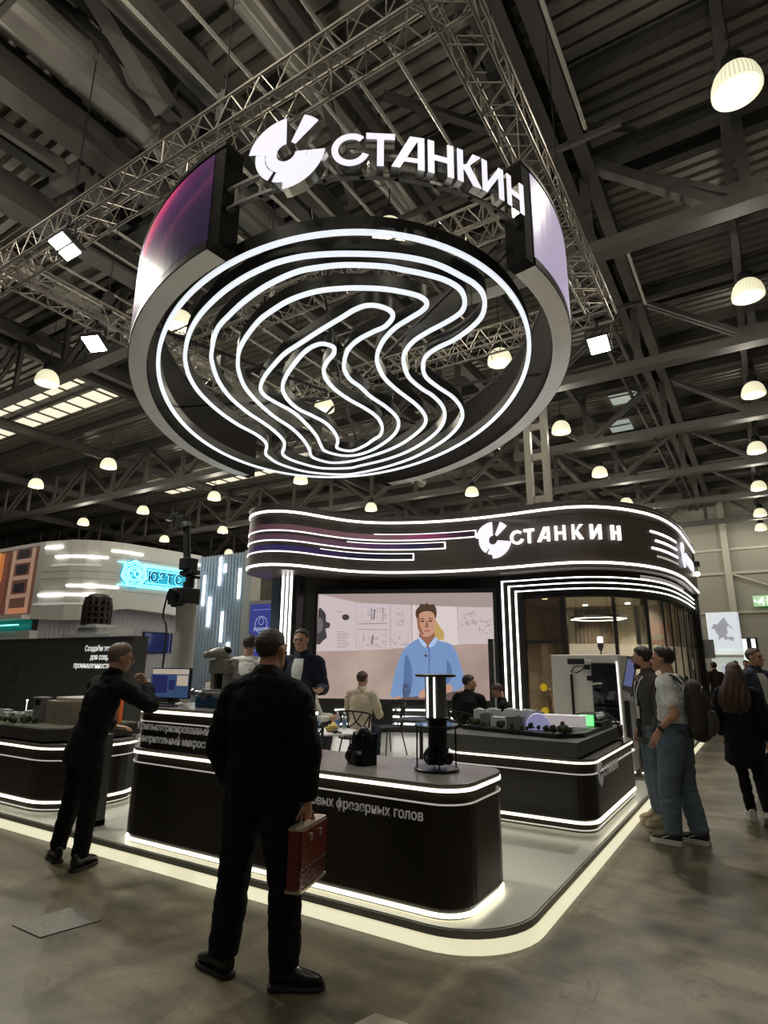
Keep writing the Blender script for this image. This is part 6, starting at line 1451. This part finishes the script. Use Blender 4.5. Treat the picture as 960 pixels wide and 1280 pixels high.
# --- 4 man in the grey blazer with a badge
RZ4=R(116)
p4,P4,_=person('bearded man in grey blazer with white lanyard badge, behind the man with the backpack',(-1.17,7.40,0),RZ4,
 dict(head=(0,.035,1.66)),H=1.80,top=BLZ,bottom=JEAN,hair=(H_BK,'short'),head=(-30,-2,0),bulk=1.05,hem=.80,hemr=(.19,.14),feet=(-4,-10),shoes=(mat('beige suede',(.42,.33,.22),.8),mat('beige sole',(.5,.42,.3),.7),'sneaker'))
bd=NB();ball(bd,(0,.040,-.065),(.054,.052,.052),_);ball(bd,(0,.068,-.092),(.03,.03,.026),_);obj('beard',fuse(bd,.006,2),H_BK,p4)
front_patch(p4,'shirt_front',clothm('black shirt',(.01,.01,.01)),[(.86,.075,0),(1.1,.07,0),(1.3,.06,0),(1.44,.045,0)])
for k in (-1,1): front_patch(p4,'lanyard',cupm,[(1.19,.007,k*.006),(1.30,.007,k*.03),(1.42,.007,k*.055),(1.50,.007,k*.06)],.008,2)
front_patch(p4,'badge',mat('badge card',(.6,.58,.5),.5),[(1.05,.045,0),(1.18,.045,0)],.012,2)
# --- 5 woman with long brown hair walking away
p5,P5,M5=person('woman with long brown hair in a black coat and trousers, walking away on the right',(-.34,7.98,0),R(6),
 dict(hips=(0,0,.93),sh=(0,-.01,1.40),neck=(0,-.01,1.47),head=(0,.02,1.62),chest=(0,0,1.26),shR=(.165,-.01,1.39),shL=(-.165,-.01,1.39),elL=(-.24,-.03,1.12),wrL=(-.20,.08,.92),elR=(.22,-.05,1.12),wrR=(.24,.0,.88),
  knR=(.11,-.02,.5),anR=(.14,-.20,.16),knL=(-.04,.08,.5),anL=(.0,.12,.09)),
 H=1.68,top=COAT,bottom=COAT,hair=(H_BR,'long'),head=(-8,6,0),bulk=1.12,hem=.66,hemr=(.19,.15),feet=(0,-4),shoes=(mat('white trainer',(.6,.58,.55),.6),WSOLE,'sneaker'),leg=.92,flare=1.0,tilt=(-38,0))
s5_=1.68/1.77
bm=NB();limb(bm,[(0,-.02,1.70),(-.005,-.05,1.62),(-.015,-.085,1.50),(-.03,-.125,1.38),(-.05,-.135,1.27),(-.06,-.12,1.17)],[(.07,.05),(.092,.075),(.125,.07),(.165,.05),(.165,.035),(.11,.018)],n=26,k=6)
me=fuse(bm,.008,2)
for v in me.vertices: 
    a=v.co.x*95;v.co.y+=.007*math.sin(a+6*math.sin(v.co.z*6))*min(1,(1.62-v.co.z)*4 if v.co.z<1.62 else 0);v.co*=s5_
obj('long_hair',me,H_BR,p5)
# --- 6 man in blue-grey suit at the right edge, turned to the right
p6,P6,_=person('short-haired man in blue grey suit and white shirt, beyond the woman at right',(-.17,9.9,0),R(-128),
 dict(head=(0,.03,1.66)),H=1.84,top=BSUIT,bottom=NAVY,hair=(H_BR,'fade'),head=(12,0,0),bulk=1.06,hem=.80,hemr=(.19,.14))
front_patch(p6,'shirt_front',WSH,[(1.12,.02,0),(1.25,.05,0),(1.40,.075,0),(1.52,.06,0)])
# ---- seated helper pose: seat height above the platform
def seat(lean=0,arm='table',turn=0,z=.47):
    L=lean
    d=dict(hips=(0,0,z+.10),waist=(0,.02+L*.25,z+.24),chest=(0,.03+L*.6,z+.44),sh=(0,.03+L*.9,z+.58),neck=(0,.035+L,z+.65),head=(0,.06+L*1.25,z+.795),
      shR=(.18,.03+L*.9,z+.57),shL=(-.18,.03+L*.9,z+.57),elR=(.25,.12+L,z+.30),wrR=(.17,.34+L,z+.31),elL=(-.25,.12+L,z+.30),wrL=(-.17,.34+L,z+.31),
      hiR=(.09,.02,z+.07),knR=(.12,.43,z+.05),anR=(.12,.40,.09),hiL=(-.09,.02,z+.07),knL=(-.12,.43,z+.05),anL=(-.12,.40,.09))
    return d
person('seated man in a beige shirt, back to the camera, facing the video wall',(-5.20,7.66,.12),R(14),seat(.03,z=.45),H=1.78,top=BEI,bottom=NAVY,hair=(H_RB,'fade'),head=(-8,-4,0),hem=.86,bulk=1.02,face=False,shoes=(LEA,DSOLE,'dress'))
person('seated man in a dark suit with receding hair, turned right towards the woman',(-3.93,8.62,.12),R(4),seat(.10,z=.42),H=1.76,top=SUIT,bottom=SUIT,hair=(H_DB,'crop'),head=(-62,-6,0),hem=.84,bulk=1.12,gx=1.04)
person('dark-clothed woman with red brown bobbed hair bending her head over the table',(-3.36,9.2,.12),R(110),seat(.20,z=.42),H=1.58,top=SUIT,bottom=SUIT,hair=(H_RB,'long'),head=(10,-38,0),hem=.84)
p9=COL.objects[-1]
person('seated person in a light grey shirt at the left of the white table, mostly hidden',(-5.80,6.98,.12),R(-62),seat(.16),H=1.68,top=LGREY,bottom=NAVY,hair=(H_DB,'crop'),head=(0,-25,0),hem=.84)
# ---- presenter
p10,P10,_=person('standing presenter in dark blazer and white shirt with badge, left of the video wall',(-4.52,5.46,.12),R(196),
 dict(elR=(.27,.02,1.16),wrR=(.17,.22,1.13),elL=(-.27,.02,1.16),wrL=(-.30,.24,1.14),head=(0,.05,1.66)),H=1.86,top=NAVY,bottom=NAVY,hair=(H_DB,'crop'),head=(4,-6,0),bulk=1.06,hem=.80,hemr=(.19,.14),
 hands={'R':dict(d=(-.6,.7,.1),n=(0,-.2,1),curl=25),'L':dict(d=(-.5,.8,.1),n=(0,0,1),curl=18)})
front_patch(p10,'shirt_front',WSH,[(1.10,.02,0),(1.25,.045,0),(1.42,.07,0),(1.54,.055,0)])
front_patch(p10,'badge',mat('badge card',(.6,.58,.5),.5),[(1.06,.04,0),(1.18,.04,0)],.012,2)
# ---- person in white at the left of the front man
person('person in a white T-shirt, half hidden left of the man in black',(-5.75,5.86,.12),R(20),dict(),H=1.84,top=WSH,bottom=NAVY,hair=(H_BK,'short'),head=(20,0,0),sleeve='short',collar=False,vox=.009)
# ---- far visitors down the aisle
for (x,y,rz,H,tp,hr_,lb) in ((-1.35,20.2,30,1.70,MAR,H_BK,'small far visitor in dark clothes beside the end of the pavilion'),(-.85,21.5,190,1.74,SUIT,H_BK,'left one of two distant dark-haired visitors beyond the woman with long hair'),(-.58,21.9,160,1.76,SUIT,H_DB,'right one of two distant dark-haired visitors beyond the woman with long hair')):
    person(lb,(x,y,0),R(rz),dict(),H=H,top=tp,bottom=NAVY,hair=(hr_,'short'),vox=.012)
# visitor cut by the right edge of the picture
person('dark-clothed visitor at the far right edge, behind the man in the blue grey suit',(.28,10.6,0),R(60),dict(),H=1.74,top=SUIT,bottom=NAVY,hair=(H_DB,'short'),vox=.010)
